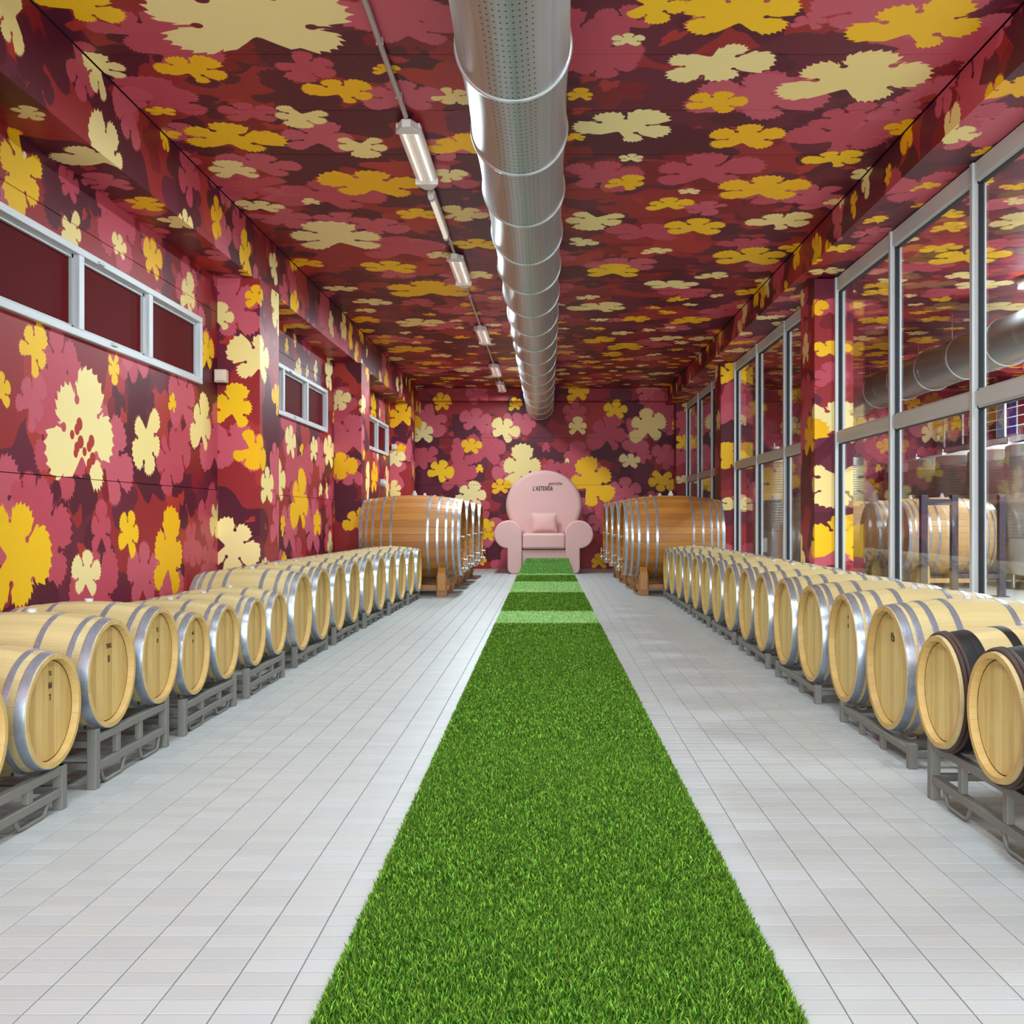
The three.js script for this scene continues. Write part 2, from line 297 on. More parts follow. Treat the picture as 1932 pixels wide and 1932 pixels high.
// left wall: painted concrete panels round three strip windows
const wallL = struct('wall_left');
const onWall = (w, d) => [XW, YB + w, -d];
const WIN = [[6.13, 12.72], [15.0, 19.95], [22.4, 27.56]], WT = 4.046, WBo = 3.216;
const rowsY = [[0, 1.913], [1.921, WBo], [WBo, WT], [WT, 4.247], [4.255, YB]];
for (const [y0, y1] of rowsY) {
  const win = y0 === WBo;
  let spans = win ? [[D0, WIN[0][0]], [WIN[0][1], WIN[1][0]], [WIN[1][1], WIN[2][0]], [WIN[2][1], 31]] : [[D0, 13.9], [13.9, 21.2], [21.2, 31]];
  for (const s of spans) for (const [a, b] of splitD(...s)) paintPiece('wall_panel', wallL, y0 - YB, y1 - YB, a, b, y0 ? onWall : (w, d) => [XW + 0.007, YB + w, -d], 0.25, true);
}
obj('core', box(0.1, YB, 38.6, XW - 0.3, YB / 2, -11.7), std({ color: 0x53171c, roughness: 0.9 }), wallL);

const alu = std({ color: 0xc8cbcc, roughness: 0.45, metalness: 0.2 });
const aluLight = std({ color: 0xd4d6d8, roughness: 0.45, metalness: 0.2 });
const aluGrey = std({ color: 0xcdd1cf, roughness: 0.5, metalness: 0.0 });
const gasket = std({ color: 0x16161a, roughness: 0.7 });
const redPane = phys({ color: 0x5e0c10, roughness: 0.6, specularIntensity: 0.12 });
WIN.forEach(([a, b], i) => {
  const w = struct('window_' + (i + 1));
  const n = i === 0 ? 4 : 3, p = (b - a) / n, x = XW + 0.025, F = 0.07;
  obj('frame_rail', rbox(0.11, F, b - a, 0.008, x - 0.03, WT - F / 2, -(a + b) / 2), aluLight, w);
  obj('frame_rail', rbox(0.11, F, b - a, 0.008, x - 0.03, WBo + F / 2, -(a + b) / 2), aluLight, w);
  for (let k = 0; k <= n; k++) obj('mullion', rbox(0.11, WT - WBo - 2 * F, k % n ? 0.1 : 0.07, 0.008, x - 0.03, (WT + WBo) / 2, -(a + k * p + (k === 0 ? 0.035 : k === n ? -0.035 : 0))), aluLight, w);
  for (let k = 0; k < n; k++) {
    const c = -(a + (k + 0.5) * p), L = p - 0.09, H = WT - WBo - 2 * F;
    obj('sash', [box(0.03, 0.035, L, x - 0.05, WT - F - 0.018, c), box(0.03, 0.035, L, x - 0.05, WBo + F + 0.018, c), box(0.03, H, 0.035, x - 0.05, (WT + WBo) / 2, c + L / 2 - 0.018), box(0.03, H, 0.035, x - 0.05, (WT + WBo) / 2, c - L / 2 + 0.018)], alu, w);
    obj('pane', box(0.012, H, L - 0.03, x - 0.07, (WT + WBo) / 2, c), redPane, w);
  }
  obj('handle', [rbox(0.03, 0.03, 0.12, 0.008, x + 0.03, WBo + 0.05, -(b - 2.6)), rbox(0.03, 0.03, 0.12, 0.008, x + 0.03, WT - 0.05, -(b - 2.9))], alu, w);
});

// columns with their own painted leaves
function columnTex(listed, wide) {
  const plan = muralPlan(listed, 0, wide, 0, YB, null);
  const W = Math.round(wide * 200), H = 940;
  return canvasTex(W, H, (g) => drawPlan(g, plan, 0, 0, W / wide, H / YB, W, H));
}
const YL = (y) => YB - 1.55 - y;        // height above the eye to mural place on a column
function column(side, d, depth, listed) {
  const wide = side < 0 ? 0.56 : 0.305, top = side < 0 ? YB : YBR, map = columnTex(listed, wide + depth);
  const c = struct('column'), mat = phys({ map, roughness: paintRough, specularIntensity: 0.42 }), f = wide / (wide + depth);
  const xin = side < 0 ? XW + wide : XG - wide, xo = side < 0 ? XW : XG;
  if (side < 0) {
    obj('column_face', slab([[xo, 0, -d], [xin, 0, -d], [xin, YB, -d], [xo, YB, -d]], [[0, 0], [f, 0], [f, 1], [0, 1]], 0.01), mat, c);
    obj('column_face', slab([[xin, 0, -d - 0.0105], [xin, 0, -d - depth], [xin, YB, -d - depth], [xin, YB, -d - 0.0105]], [[f, 0], [1, 0], [1, 1], [f, 1]], 0.05), mat, c);
  } else {
    obj('column_face', slab([[xin, 0, -d], [xo + 0.25, 0, -d], [xo + 0.25, top, -d], [xin, top, -d]], [[1 - f, 0], [1, 0], [1, 1], [1 - f, 1]], 0.01), mat, c);
    obj('column_face', slab([[xin, 0, -d - depth], [xin, 0, -d - 0.0105], [xin, top, -d - 0.0105], [xin, top, -d - depth]], [[0, 0], [1 - f, 0], [1 - f, 1], [0, 1]], 0.05), mat, c);
  }
  obj('core', box(wide + (side > 0 ? 0.2 : -0.07), top, depth - 0.06, (xin + xo) / 2 + (side > 0 ? 0.13 : -0.04), top / 2, -d - depth / 2), std({ color: 0x7c2230, roughness: 0.6 }), c);
}
column(-1, 6.08, 0.95, []);
column(-1, 13.43, 0.95, [['y', 0.21, YL(1.45), 0.58, 0.2], ['p', 0.25, YL(0.9), 0.8, 0], ['y', 0.5, YL(0.88), 0.62, 2], ['c', 0.55, YL(2.08), 0.8, 0], ['c', 0.2, YL(-0.37), 0.68, 1.6], ['c', 0, YL(2.64), 0.42, 0], ['y', 0.52, YL(2.9), 0.35, 0], ['c', 0.9, YL(0.4), 0.6, 0], ['c', 0.8, YL(-0.7), 0.4, 0]]);
column(-1, 20.74, 0.95, [['c', 0.08, YL(2.4), 0.5, 1], ['y', 0.1, YL(1.05), 0.68, 1.5], ['y', 0.48, YL(-0.1), 0.6, 0.2], ['p', 0.4, YL(1.6), 1.0, 0], ['c', 0.75, YL(2.3), 0.5, 0]]);
column(-1, 28.1, 0.95, [['y', 0.35, YL(2.8), 0.8, 0], ['y', 0.3, YL(1.9), 0.3, 0], ['c', 0.1, YL(1.6), 0.6, 0], ['c', 0.5, YL(-0.1), 0.6, 0]]);
column(1, 6.73, 0.8, []);
column(1, 14.62, 0.8, [['p', 0.92, YL(2.75), 0.32, 0], ['y', 0.92, YL(2.19), 0.3, 0], ['p', 0.94, YL(1.83), 0.35, 0], ['c', 0.97, YL(1.19), 0.65, 0.2], ['c', 1.0, YL(0.4), 0.65, 3], ['y', 0.98, YL(-0.41), 0.67, 0], ['c', 0.3, YL(2.26), 0.42, 0], ['y', 0.55, YL(1.02), 0.65, 0], ['p', 0.4, YL(1.6), 0.75, 0]]);
column(1, 22.53, 0.8, [['y', 0.95, YL(2.9), 0.55, 0], ['y', 0.88, YL(1.19), 0.54, 1], ['p', 0.93, YL(2.05), 0.54, 0], ['c', 0.98, YL(0.2), 0.42, 0], ['c', 0.45, YL(1.95), 0.54, 0]]);
column(1, 30.4, 0.58, [['y', 0.7, YL(2.05), 0.42, 1.5], ['c', 0.7, YL(0.97), 0.32, 0]]);

// back wall and its shallow beam
const BW = XH + 4.36, backPlan = muralPlan(BACK_LEAVES, XW, XG + 0.14, 0, YC, (x, y) => x < 3.6);
const backMap = canvasTex(1320, 874, (g, W, H) => drawPlan(g, backPlan, XW, 0, W / 8.62, H / YC, W, H));
const backMat = phys({ map: backMap, roughness: paintRough, specularIntensity: 0.35 });
const wallBack = struct('wall_back');
const bu = (x) => (x - XW) / 8.62;
for (const [y0, y1] of [[0, 1.12], [1.126, 2.55], [2.556, 3.98], [3.986, YC]])
  obj('wall_panel', slab([[XW, y0, ZB], [4.2, y0, ZB], [4.2, y1, ZB], [XW, y1, ZB]], [[bu(XW), y0 / YC], [bu(4.2), y0 / YC], [bu(4.2), y1 / YC], [bu(XW), y1 / YC]], 0.2), backMat, wallBack);
obj('cross_beam', slab([[XB, 5.06, -30.5], [XR, 5.06, -30.5], [XR, YC, -30.5], [XB, YC, -30.5]], [[bu(XB), 0.935], [bu(XR), 0.935], [bu(XR), 1], [bu(XB), 1]], 0.5), backMat, wallBack);
obj('wall_panel', slab([[4.2, 0, ZB], [XH, 0, ZB], [XH, YC, ZB], [4.2, YC, ZB]], [[1, 0], [-0.13, 0], [-0.13, 1], [1, 1]], 0.2), std({ map: (() => { const t = backMap.clone(); t.wrapS = THREE.RepeatWrapping; return t; })(), roughness: 0.5 }), wallBack);
obj('core', box(BW + 0.6, YC, 0.1, (XH + XW) / 2, YC / 2, ZB - 0.26), std({ color: 0x53171c }), wallBack);

// right outer wall of the tank hall with added tall windows, wall behind the camera with an added glazed gate, all unseen
const plainRed = std({ color: 0x8a2c34, roughness: 0.6 });
const glass = phys({ color: 0xffffff, roughness: 0, metalness: 0, transmission: 1, thickness: 0, ior: 1.36 });
const wallR = struct('wall_right');
const WZ = [1.5, -5.5, -12.5, -19.5];
obj('wall_panel', box(0.25, 0.8, 39, XH + 0.125, 0.4, -11.7), plainRed, wallR);
obj('wall_panel', box(0.25, YC - 4.4, 39, XH + 0.125, (YC + 4.4) / 2, -11.7), plainRed, wallR);
{
  const cuts = [ZF + 0.2, ...WZ.flatMap((z) => [z + 3.1, z - 3.1])];
  for (let i = 0; i < 5; i++) { const a = cuts[i * 2], b = i < 4 ? cuts[i * 2 + 1] : -31.2; if (a - b > 0.05) obj('wall_panel', slab([[XH, 0.8, b], [XH, 0.8, a], [XH, 4.4, a], [XH, 4.4, b]], [[0.9, 0.8], [0.2, 0.8], [0.2, 0.15], [0.9, 0.15]], 0.25), i === 4 ? backMat : plainRed, wallR); }
}
WZ.forEach((z, i) => {
  const w = struct('window_' + (i + 7));  // unseen windows, added to carry fill light into the hall
  obj('frame_rail', [box(0.1, 0.08, 6.2, XH + 0.1, 0.84, z), box(0.1, 0.08, 6.2, XH + 0.1, 4.36, z)], alu, w);
  for (const k of [-3.06, -1.03, 1.03, 3.06]) obj('mullion', box(0.1, 3.44, 0.08, XH + 0.1, 2.6, z + k), alu, w);
  for (const k of [-2.045, 0, 2.045]) obj('pane', box(0.012, 3.44, 1.95, XH + 0.1, 2.6, z + k), glass, w);
});
const wallF = struct('wall_front');
obj('wall_panel', box(0.92, YC, 0.25, -3.92, YC / 2, ZF + 0.13), plainRed, wallF);
obj('wall_panel', box(10.2, YC, 0.25, 8.1, YC / 2, ZF + 0.13), plainRed, wallF);
obj('wall_panel', box(6.5, YC - 4.1, 0.25, -0.22, (YC + 4.1) / 2, ZF + 0.13), plainRed, wallF);
const gate = struct('added_door_1');  // unseen gate, added to hold the fill light from the front
for (const x of [-3.43, -1.83, -0.22, 1.39, 2.97]) obj('mullion', box(0.07, 4.1, 0.09, x, 2.05, ZF + 0.1), alu, gate);
obj('frame_rail', [box(6.4, 0.08, 0.09, -0.22, 4.05, ZF + 0.1), box(6.4, 0.1, 0.09, -0.22, 0.05, ZF + 0.1)], alu, gate);
for (const x of [-2.63, -1.02, 0.58, 2.18]) obj('pane', box(1.5, 3.92, 0.012, x, 2.05, ZF + 0.1), glass, gate);

// glazed partition to the tank hall: three bays, posts, rails, white beads, panes
const BAY = [[7.53, 14.62], [15.42, 22.53], [23.33, 30.4]];
BAY.forEach(([a, b], i) => {
  const w = struct('window_' + (i + 4)), p = (b - a) / 3, y = (v) => v + 1.55;
  const rail = (name, y0, y1) => obj(name, rbox(0.1, y1 - y0, b - a, 0.006, XG + 0.05, (y0 + y1) / 2, -(a + b) / 2), aluGrey, w);
  rail('top_rail', y(3.255), y(3.44)); rail('middle_rail', y(1.08), y(1.225)); rail('bottom_rail', 0.0, 0.12);
  for (let k = 0; k <= 3; k++) {
    const z = -(a + k * p + (k === 0 ? 0.03 : k === 3 ? -0.03 : 0));
    obj('post', rbox(0.14, y(3.44), 0.065, 0.006, XG + 0.045, y(3.44) / 2, z), alu, w);
  }
  for (let k = 0; k < 3; k++) for (const [y0, y1] of [[0.12, y(1.08)], [y(1.225), y(3.255)]]) {
    const c = -(a + (k + 0.5) * p), L = p - 0.07, h = y1 - y0, m = (y0 + y1) / 2;
    obj('glazing_bead', [box(0.05, 0.022, L, XG + 0.05, y1 - 0.011, c), box(0.05, 0.022, L, XG + 0.05, y0 + 0.011, c), box(0.05, h, 0.03, XG + 0.05, m, c + L / 2 - 0.015), box(0.05, h, 0.03, XG + 0.05, m, c - L / 2 + 0.015)], aluLight, w);
    obj('gasket', [box(0.056, 0.008, L - 0.04, XG + 0.05, y1 - 0.026, c), box(0.056, h - 0.04, 0.012, XG + 0.05, m, c - L / 2 + 0.036), box(0.056, h - 0.04, 0.012, XG + 0.05, m, c + L / 2 - 0.036)], gasket, w);
    obj('pane', box(0.012, h - 0.03, L - 0.04, XG + 0.05, m, c), glass, w);
  }
});

// ---------------------------------------------------------------- tiled floor
const PX = 0.1982, PZ = 0.0991, TX0 = -1.0469, TZ0 = 3.180, TG = 0.0046;
const floor = struct('floor');
obj('screed', box(BW + 0.5, 0.2, 39.4, (XH + XW) / 2, -0.106, -11.7), std({ color: 0x7c7c78, roughness: 0.9 }), floor);
function tileGeo(w, d, t, ch) {
  const W = w / 2, D = d / 2, P = [], N = [], top = [[-W + ch, 0, -D + ch], [-W + ch, 0, D - ch], [W - ch, 0, D - ch], [W - ch, 0, -D + ch]], mid = [[-W, -ch, -D], [-W, -ch, D], [W, -ch, D], [W, -ch, -D]], low = mid.map((p) => [p[0], -t, p[2]]);
  const q = (a, b, c, d_) => P.push(...a, ...b, ...c, ...a, ...c, ...d_);
  q(...top);
  for (let i = 0; i < 4; i++) { const j = (i + 1) % 4; q(top[j], top[i], mid[i], mid[j]); q(mid[j], mid[i], low[i], low[j]); }
  const g = new THREE.BufferGeometry(); g.setAttribute('position', new THREE.Float32BufferAttribute(P, 3)); g.computeVertexNormals();
  return g;
}
const tile = tileGeo(PX - TG, PZ - TG, 0.006, 0.0012);
const tileMats = [0xb0b0af, 0xb4b4b3, 0xadadab, 0xb2b2ae].map((c) => std({ color: c, roughness: 0.4 }));
{
  const near = [], rest = [];
  const carpetL = (d) => -0.72 - d * 0.0032, carpetR = (d) => 0.79 - d * 0.0045;
  for (let i = -17; i <= 24; i++) for (let k = -108; k <= 280; k++) {
    const x = TX0 + (i + 0.5) * PX, d = TZ0 + (k + 0.5) * PZ;
    if (x < XW + 0.05 || x > XG - 0.02 || d > 30.98 || d < -7.5) continue;
    const px = 1034 + 1922 * x / Math.max(d, 0.1), py = 977 + 2979 / Math.max(d, 0.1);
    const seen = d > 2 && px > -60 && px < 1990 && py < 1960 && (x + 0.08 < carpetL(d) || x - 0.08 > carpetR(d));
    (seen ? near : rest).push([x, d]);
  }
  near.sort((a, b) => a[1] - b[1]);
  rest.push(...near.splice(300));
  for (const [x, d] of near) { const m = obj('tile', tile, tileMats[(rnd() * 4) | 0], floor); m.position.set(x, rr(-0.0003, 0.0003), -d); }
  const im = new THREE.InstancedMesh(tile, std({ color: 0xffffff, roughness: 0.4 }), rest.length), M = new THREE.Matrix4(), c = new THREE.Color();
  rest.forEach(([x, d], i) => { im.setMatrixAt(i, M.makeTranslation(x, 0, -d)); im.setColorAt(i, c.copy(tileMats[(rnd() * 4) | 0].color)); });
  im.name = 'tile_field'; im.userData.kind = 'stuff'; im.receiveShadow = true; floor.add(im);
}
obj('hall_floor', box(XH - XG - 0.02, 0.006, 38.5, (XH + XG) / 2 + 0.01, -0.003, -11.7), std({ color: 0xb8b8b5, roughness: 0.35 }), floor);
// ---------------------------------------------------------------- green turf runner
{
  const t = thing('carpet', 'long green artificial turf runner with lighter cross bands leading to the pink throne', 'carpet', [0, 0, 0]);
  const L = (d) => -0.7125 - (d - 3.12) * 0.0042, R = (d) => 0.7807 - (d - 3.12) * 0.0030;
  const band = (d) => (d > 14.8 && d < 16.7) || (d > 20.9 && d < 24.4) || (d > 27.2);
  const pos = [], col = [], dark = new THREE.Color(0x1c4708), light = new THREE.Color(0x578a33), dEnd = 27.95;
  // the far end turns up against the foot of the throne and narrows
  const line = [];
  for (let d = -5; d < dEnd; d += 0.25) line.push([L(d), R(d), 0.012, d]);
  line.push([L(dEnd), R(dEnd), 0.02, dEnd]);
  for (const u of [0.15, 0.4, 0.7, 1]) { const h = 0.43 * u; line.push([L(dEnd) + 0.21 * u, R(dEnd) - 0.14 * u, h + 0.01, dEnd + 0.08 * Math.min(1, u * 1.5)]); }
  const edge = (i, s) => (i % 2 ? 0.004 : -0.004) * s;
  for (let i = 0; i + 1 < line.length; i++) {
    const [l0, r0, y0, d0] = line[i], [l1, r1, y1, d1] = line[i + 1];
    const A = [l0 + edge(i, 1), y0, -d0], B = [r0 + edge(i, -1), y0, -d0], C = [r1 + edge(i + 1, -1), y1, -d1], D = [l1 + edge(i + 1, 1), y1, -d1];
    const c = band((d0 + d1) / 2) ? light : dark, up = i > line.length - 6;
    const dn = (p) => (up ? [p[0], p[1] - 0.01, p[2] - 0.012] : [p[0], 0.0005, p[2]]);
    const q = (a, b, c_, d_) => { pos.push(...a, ...b, ...c_, ...a, ...c_, ...d_); for (let k = 0; k < 6; k++) col.push(c.r, c.g, c.b); };
    q(A, B, C, D); q(dn(D), dn(C), dn(B), dn(A)); q(dn(A), A, D, dn(D)); q(B, dn(B), dn(C), C);
  }
  const g = new THREE.BufferGeometry();
  g.setAttribute('position', new THREE.Float32BufferAttribute(pos, 3)); g.setAttribute('color', new THREE.Float32BufferAttribute(col, 3)); g.computeVertexNormals();
  obj('backing', g, phys({ vertexColors: true, roughness: 0.95, specularIntensity: 0.1 }), t);
  const blade = new THREE.BufferGeometry();
  blade.setAttribute('position', new THREE.Float32BufferAttribute([-0.5, 0, 0, 0.5, 0, 0, 0.35, 0.6, 0.12, -0.5, 0, 0, 0.35, 0.6, 0.12, -0.35, 0.6, 0.12, -0.35, 0.6, 0.12, 0.35, 0.6, 0.12, 0, 1, 0.5], 3));
  blade.computeVertexNormals();
  const blades = [], M = new THREE.Matrix4(), Q = new THREE.Quaternion(), E = new THREE.Euler();
  const fill = (d0, d1, n, w, h) => { for (let i = 0; i < n; i++) { const d = rr(d0, d1); blades.push([rr(L(d), R(d)), 0.01, d, w * rr(0.7, 1.4), h * rr(0.6, 1.25)]); } };
  fill(2.5, 4.2, 42000, 0.0045, 0.024); fill(4.2, 7, 46000, 0.006, 0.024); fill(7, 13, 52000, 0.009, 0.024); fill(13, dEnd, 60000, 0.016, 0.022);
  for (const s of [-1, 1]) for (let i = 0; i < 9000; i++) { const d = 2.5 + Math.pow(rnd(), 1.7) * 25; blades.push([s < 0 ? L(d) - rr(-0.01, 0.008) : R(d) + rr(-0.01, 0.008), 0.002, d, 0.006, rr(0.015, 0.03)]); }
  for (let i = 0; i < 2600; i++) { const u = rnd(); blades.push([rr(L(dEnd) + 0.21 * u, R(dEnd) - 0.14 * u), 0.02 + 0.42 * u, dEnd + 0.08 * Math.min(1, u * 1.5), 0.016, 0.022, 1]); }
  const im = new THREE.InstancedMesh(blade, phys({ color: 0xffffff, roughness: 0.9, specularIntensity: 0.15, side: THREE.DoubleSide }), blades.length), c = new THREE.Color();
  blades.forEach(([x, y, d, w, h, up], i) => {
    E.set(rr(-0.5, 0.5) + (up ? 1.2 : 0), rnd() * 6.28, rr(-0.5, 0.5)); Q.setFromEuler(E);
    im.setMatrixAt(i, M.compose(new THREE.Vector3(x, y, -d), Q, new THREE.Vector3(w, h, h)));
    const b = band(d), v = rnd();
    c.setHSL(0.268 + rr(-0.03, 0.015), b ? 0.46 : 0.82, b ? 0.38 + v * 0.13 : 0.08 + v * v * v * 0.24); im.setColorAt(i, c);
  });
  im.name = 'turf_pile'; im.userData.kind = 'stuff'; im.castShadow = im.receiveShadow = true; t.add(im);
}

// ---------------------------------------------------------------- wood and steel
function woodTex(base, W = 1024, H = 512) {
  return canvasTex(W, H, (g) => {
    g.fillStyle = base; g.fillRect(0, 0, W, H);
    for (let i = 0; i < 900; i++) { g.globalAlpha = rr(0.02, 0.09); g.fillStyle = rnd() < 0.6 ? '#7a5622' : '#fff0c0'; const y = rnd() * H; g.fillRect(rnd() * W - 100, y, rr(120, 700), rr(0.6, 2.4)); }
    for (let i = 0; i < 40; i++) { g.globalAlpha = rr(0.1, 0.3); g.fillStyle = '#5c4018'; g.fillRect(rnd() * W, rnd() * H, rr(3, 9), rr(1, 3)); }
    g.globalAlpha = 1;
  });
}
const oakMap = woodTex('#ffffff'); oakMap.wrapS = oakMap.wrapT = THREE.RepeatWrapping;
const oak = (c, r = 0.55) => std({ color: c, map: oakMap, roughness: r });
const oakStave = phys({ color: 0xc6b07c, map: oakMap, vertexColors: true, roughness: 0.55 });
const oakHead = [0xcdb26e, 0xd3b977, 0xc6aa66].map((c) => oak(c));
const oakHeadWarmShaded = [0xbd9c5a, 0xc5a463, 0xb49150].map((c) => oak(c));  // left-row heads: browner oak, also darkened for the shade on that side
const vatWood = [0xae7030, 0xb67a34, 0x9f6428, 0xaa6c2a].map((c) => oak(c, 0.45));
const vatHeadWood = [0xb27632, 0xa86e2c].map((c) => oak(c, 0.45));
const zincMap = canvasTex(512, 512, (g) => {
  g.fillStyle = '#808080'; g.fillRect(0, 0, 512, 512);
  for (let i = 0; i < 900; i++) { g.globalAlpha = 0.07; g.fillStyle = rnd() < 0.5 ? '#fff' : '#000'; g.beginPath(); const x = rnd() * 512, y = rnd() * 512; for (let k = 0; k < 6; k++) g.lineTo(x + rr(-22, 22), y + rr(-22, 22)); g.fill(); }
}, false);
zincMap.wrapS = zincMap.wrapT = THREE.RepeatWrapping;
const zinc = std({ color: 0xadb4bf, metalness: 0.7, roughness: 0.55, roughnessMap: zincMap });
const ironHoop = std({ color: 0x0e0c0b, metalness: 0.1, roughness: 0.5 });
const willow = std({ color: 0x3a2218, roughness: 0.55 });
const rackSteel = std({ color: 0x76726a, metalness: 0.3, roughness: 0.55 });
const bungMat = std({ color: 0xc4c4c0, roughness: 0.5 });
const steel = std({ color: 0xc4c4c0, metalness: 0.95, roughness: 0.3 });
const ink = std({ color: 0x2a1c0c, roughness: 0.8 });

// ---------------------------------------------------------------- barrels (axis along x, the head that faces the aisle at +x)
const profile = (s, x) => s.rb - (s.rb - s.rh) * Math.pow(2 * x / s.L, 2);
function staveBody(s, n) {
  const P = [], C = [], U = [], NX = 14, xs = []; for (let i = 0; i <= NX; i++) xs.push(-s.L / 2 + s.L * i / NX);
  const put = (p, u, v, c) => { P.push(...p); U.push(u, v); C.push(...c); };
  for (let k = 0; k < n; k++) {
    const a0 = k / n * 6.2832, da = 6.2832 / n, tone = 0.9 + 0.14 * Math.abs(Math.sin(k * 12.9898) * 43758.5453 % 1), vo = (k * 0.37) % 1;
    const ang = [0, 0.05, 0.35, 0.65, 0.95, 1], drop = [0.0016, 0, 0, 0, 0, 0.0016];
    const pt = (x, j, r) => { const a = a0 + da * ang[j], q = r - drop[j]; return [x, Math.cos(a) * q, Math.sin(a) * q]; };
    const side = [tone, tone, tone], end = [tone * 0.92, tone * 0.76, tone * 0.52];   // end grain and the sanded chime are browner than the outside
    for (let j = 0; j < 5; j++) {
      const quad = (A, B, Cc, D, u0, u1, tint = side) => { const v0 = vo + ang[j] * 0.16, v1 = vo + ang[j + 1] * 0.16; for (const [p, u, v] of [[A, u0, v0], [B, u1, v0], [Cc, u1, v1], [A, u0, v0], [Cc, u1, v1], [D, u0, v1]]) put(p, u, v, tint); };
      for (let i = 0; i < NX; i++) { const r0 = profile(s, xs[i]), r1 = profile(s, xs[i + 1]); quad(pt(xs[i], j, r0), pt(xs[i + 1], j, r1), pt(xs[i + 1], j + 1, r1), pt(xs[i], j + 1, r0), xs[i] + 0.5, xs[i + 1] + 0.5); }
      for (const e of [1, -1]) {   // stave ends and the chime inside
        const x = e * s.L / 2, xi = e * (s.L / 2 - s.croze), ro = s.rh, ri = s.rh - s.th, rm = ri - 0.006;
        const f = (...q) => (e > 0 ? quad(...q, end) : quad(q[3], q[2], q[1], q[0], q[4], q[5], end));
        f(pt(x, j, ro), pt(x, j, ri), pt(x, j + 1, ri), pt(x, j + 1, ro), 0, s.th);
        f(pt(x, j, ri), pt(xi, j, rm), pt(xi, j + 1, rm), pt(x, j + 1, ri), 0, s.croze);
      }
    }
  }
  const g = new THREE.BufferGeometry();
  g.setAttribute('position', new THREE.Float32BufferAttribute(P, 3)); g.setAttribute('uv', new THREE.Float32BufferAttribute(U, 2)); g.setAttribute('color', new THREE.Float32BufferAttribute(C, 3));
  g.computeVertexNormals();
  return g;
}
function hoopGeo(s, x0, w, t) {   // a flat iron band bent to the bulge
  const r0 = profile(s, x0 - w / 2) + 0.0006, r1 = profile(s, x0 + w / 2) + 0.0006, a = x0 - w / 2, b = x0 + w / 2, c = 0.0012;
  const pts = [[r0 - 0.004, a], [r0 + t - c, a], [r0 + t, a + c], [r1 + t, b - c], [r1 + t - c, b], [r1 - 0.004, b]].map((p) => new THREE.Vector2(...p));
  return new THREE.LatheGeometry(pts, 56).rotateZ(-Math.PI / 2);
}
function headBoards(r, n, thick, bevel, round = 48) {   // upright boards that make up a round head, front face at x = 0
  const out = [], w = 2 * r / n;
  for (let i = 0; i < n; i++) {
    const z0 = -r + i * w + 0.0006, z1 = z0 + w - 0.0012, sh = new THREE.Shape(), y = (z) => Math.sqrt(Math.max(r * r - z * z, 1e-6)), m = Math.max(4, Math.round(round / n));
    for (let k = 0; k <= m; k++) { const z = z0 + (z1 - z0) * k / m; k ? sh.lineTo(z, y(z)) : sh.moveTo(z, y(z)); }
    for (let k = m; k >= 0; k--) { const z = z0 + (z1 - z0) * k / m; sh.lineTo(z, -y(z)); }
    const g = new THREE.ExtrudeGeometry(sh, { depth: thick - bevel, bevelEnabled: true, bevelThickness: bevel, bevelSize: bevel, bevelOffset: -bevel, bevelSegments: 1, curveSegments: 4 });
    const uv = g.attributes.uv, p = g.attributes.position;
    for (let k = 0; k < uv.count; k++) uv.setXY(k, p.getY(k) + 0.5 + i * 0.3, p.getX(k) + i * 0.41);
    out.push(g.rotateY(Math.PI / 2).translate(-thick + 0, 0, 0));
  }
  return out;
}
const font = await new FontLoader().loadAsync('fonts/droid/droid_sans_bold.typeface.json');
const fontThin = await new FontLoader().loadAsync('fonts/droid/droid_serif_regular.typeface.json');
function flatText(txt, size, f = font, depth = 0.002) {
  const g = new TextGeometry(txt, { font: f, size, depth, curveSegments: 4, bevelEnabled: false });
  g.computeBoundingBox(); const b = g.boundingBox;
  return g.translate(-(b.min.x + b.max.x) / 2, -(b.min.y + b.max.y) / 2, 0);
}
function makeBarrel(s, style, name, label, group) {
  const t = thing(name, label, 'barrel', [0, 0, 0], 0, group);
  obj('staves', staveBody(s, s.n), oakStave, t);
  const dark = style === 'black';
  const hoops = dark ? [[-0.12, 0.03, 0.03], [-0.12, 0.03, -1]] : s.hoops;
  if (!dark) for (const e of [1, -1]) for (const [off, w] of hoops) obj('hoop', hoopGeo(s, e * (s.L / 2 - off), w, 0.0028), zinc, t);
  else for (const e of [1, -1]) {   // wooden hoops bound close together at the ends, black iron bands behind
    for (const [off, r] of [[0.03, 0.013], [0.052, 0.012]]) { const ring = new THREE.TorusGeometry(profile(s, s.L / 2 - off) + 0.004, r, 8, 56).rotateY(Math.PI / 2).translate(e * (s.L / 2 - off), 0, 0); obj('hoop', ring, willow, t); }
    for (const [off, w] of [[0.089, 0.05], [0.138, 0.046], [0.33, 0.05]]) obj('hoop', hoopGeo(s, e * (s.L / 2 - off), w, 0.003), ironHoop, t);
  }
  const rH = s.rh - s.th - 0.01;
  for (const e of [1, -1]) {
    const h = new THREE.Group(); h.name = 'head'; h.position.x = e * (s.L / 2 - s.croze); if (e < 0) h.rotation.y = Math.PI; t.add(h);
    headBoards(rH, s.boards, 0.022, 0.0015).forEach((g, i) => obj('board', g, oakHead[(i * 2 + (e > 0 ? 0 : 1)) % 3], h));
  }
  obj('bung', [new THREE.CylinderGeometry(0.024, 0.027, 0.016, 18).translate(0, s.rb + 0.005, 0), new THREE.CylinderGeometry(0.028, 0.028, 0.005, 18).translate(0, s.rb + 0.0155, 0)], bungMat, t);
  return t;
}
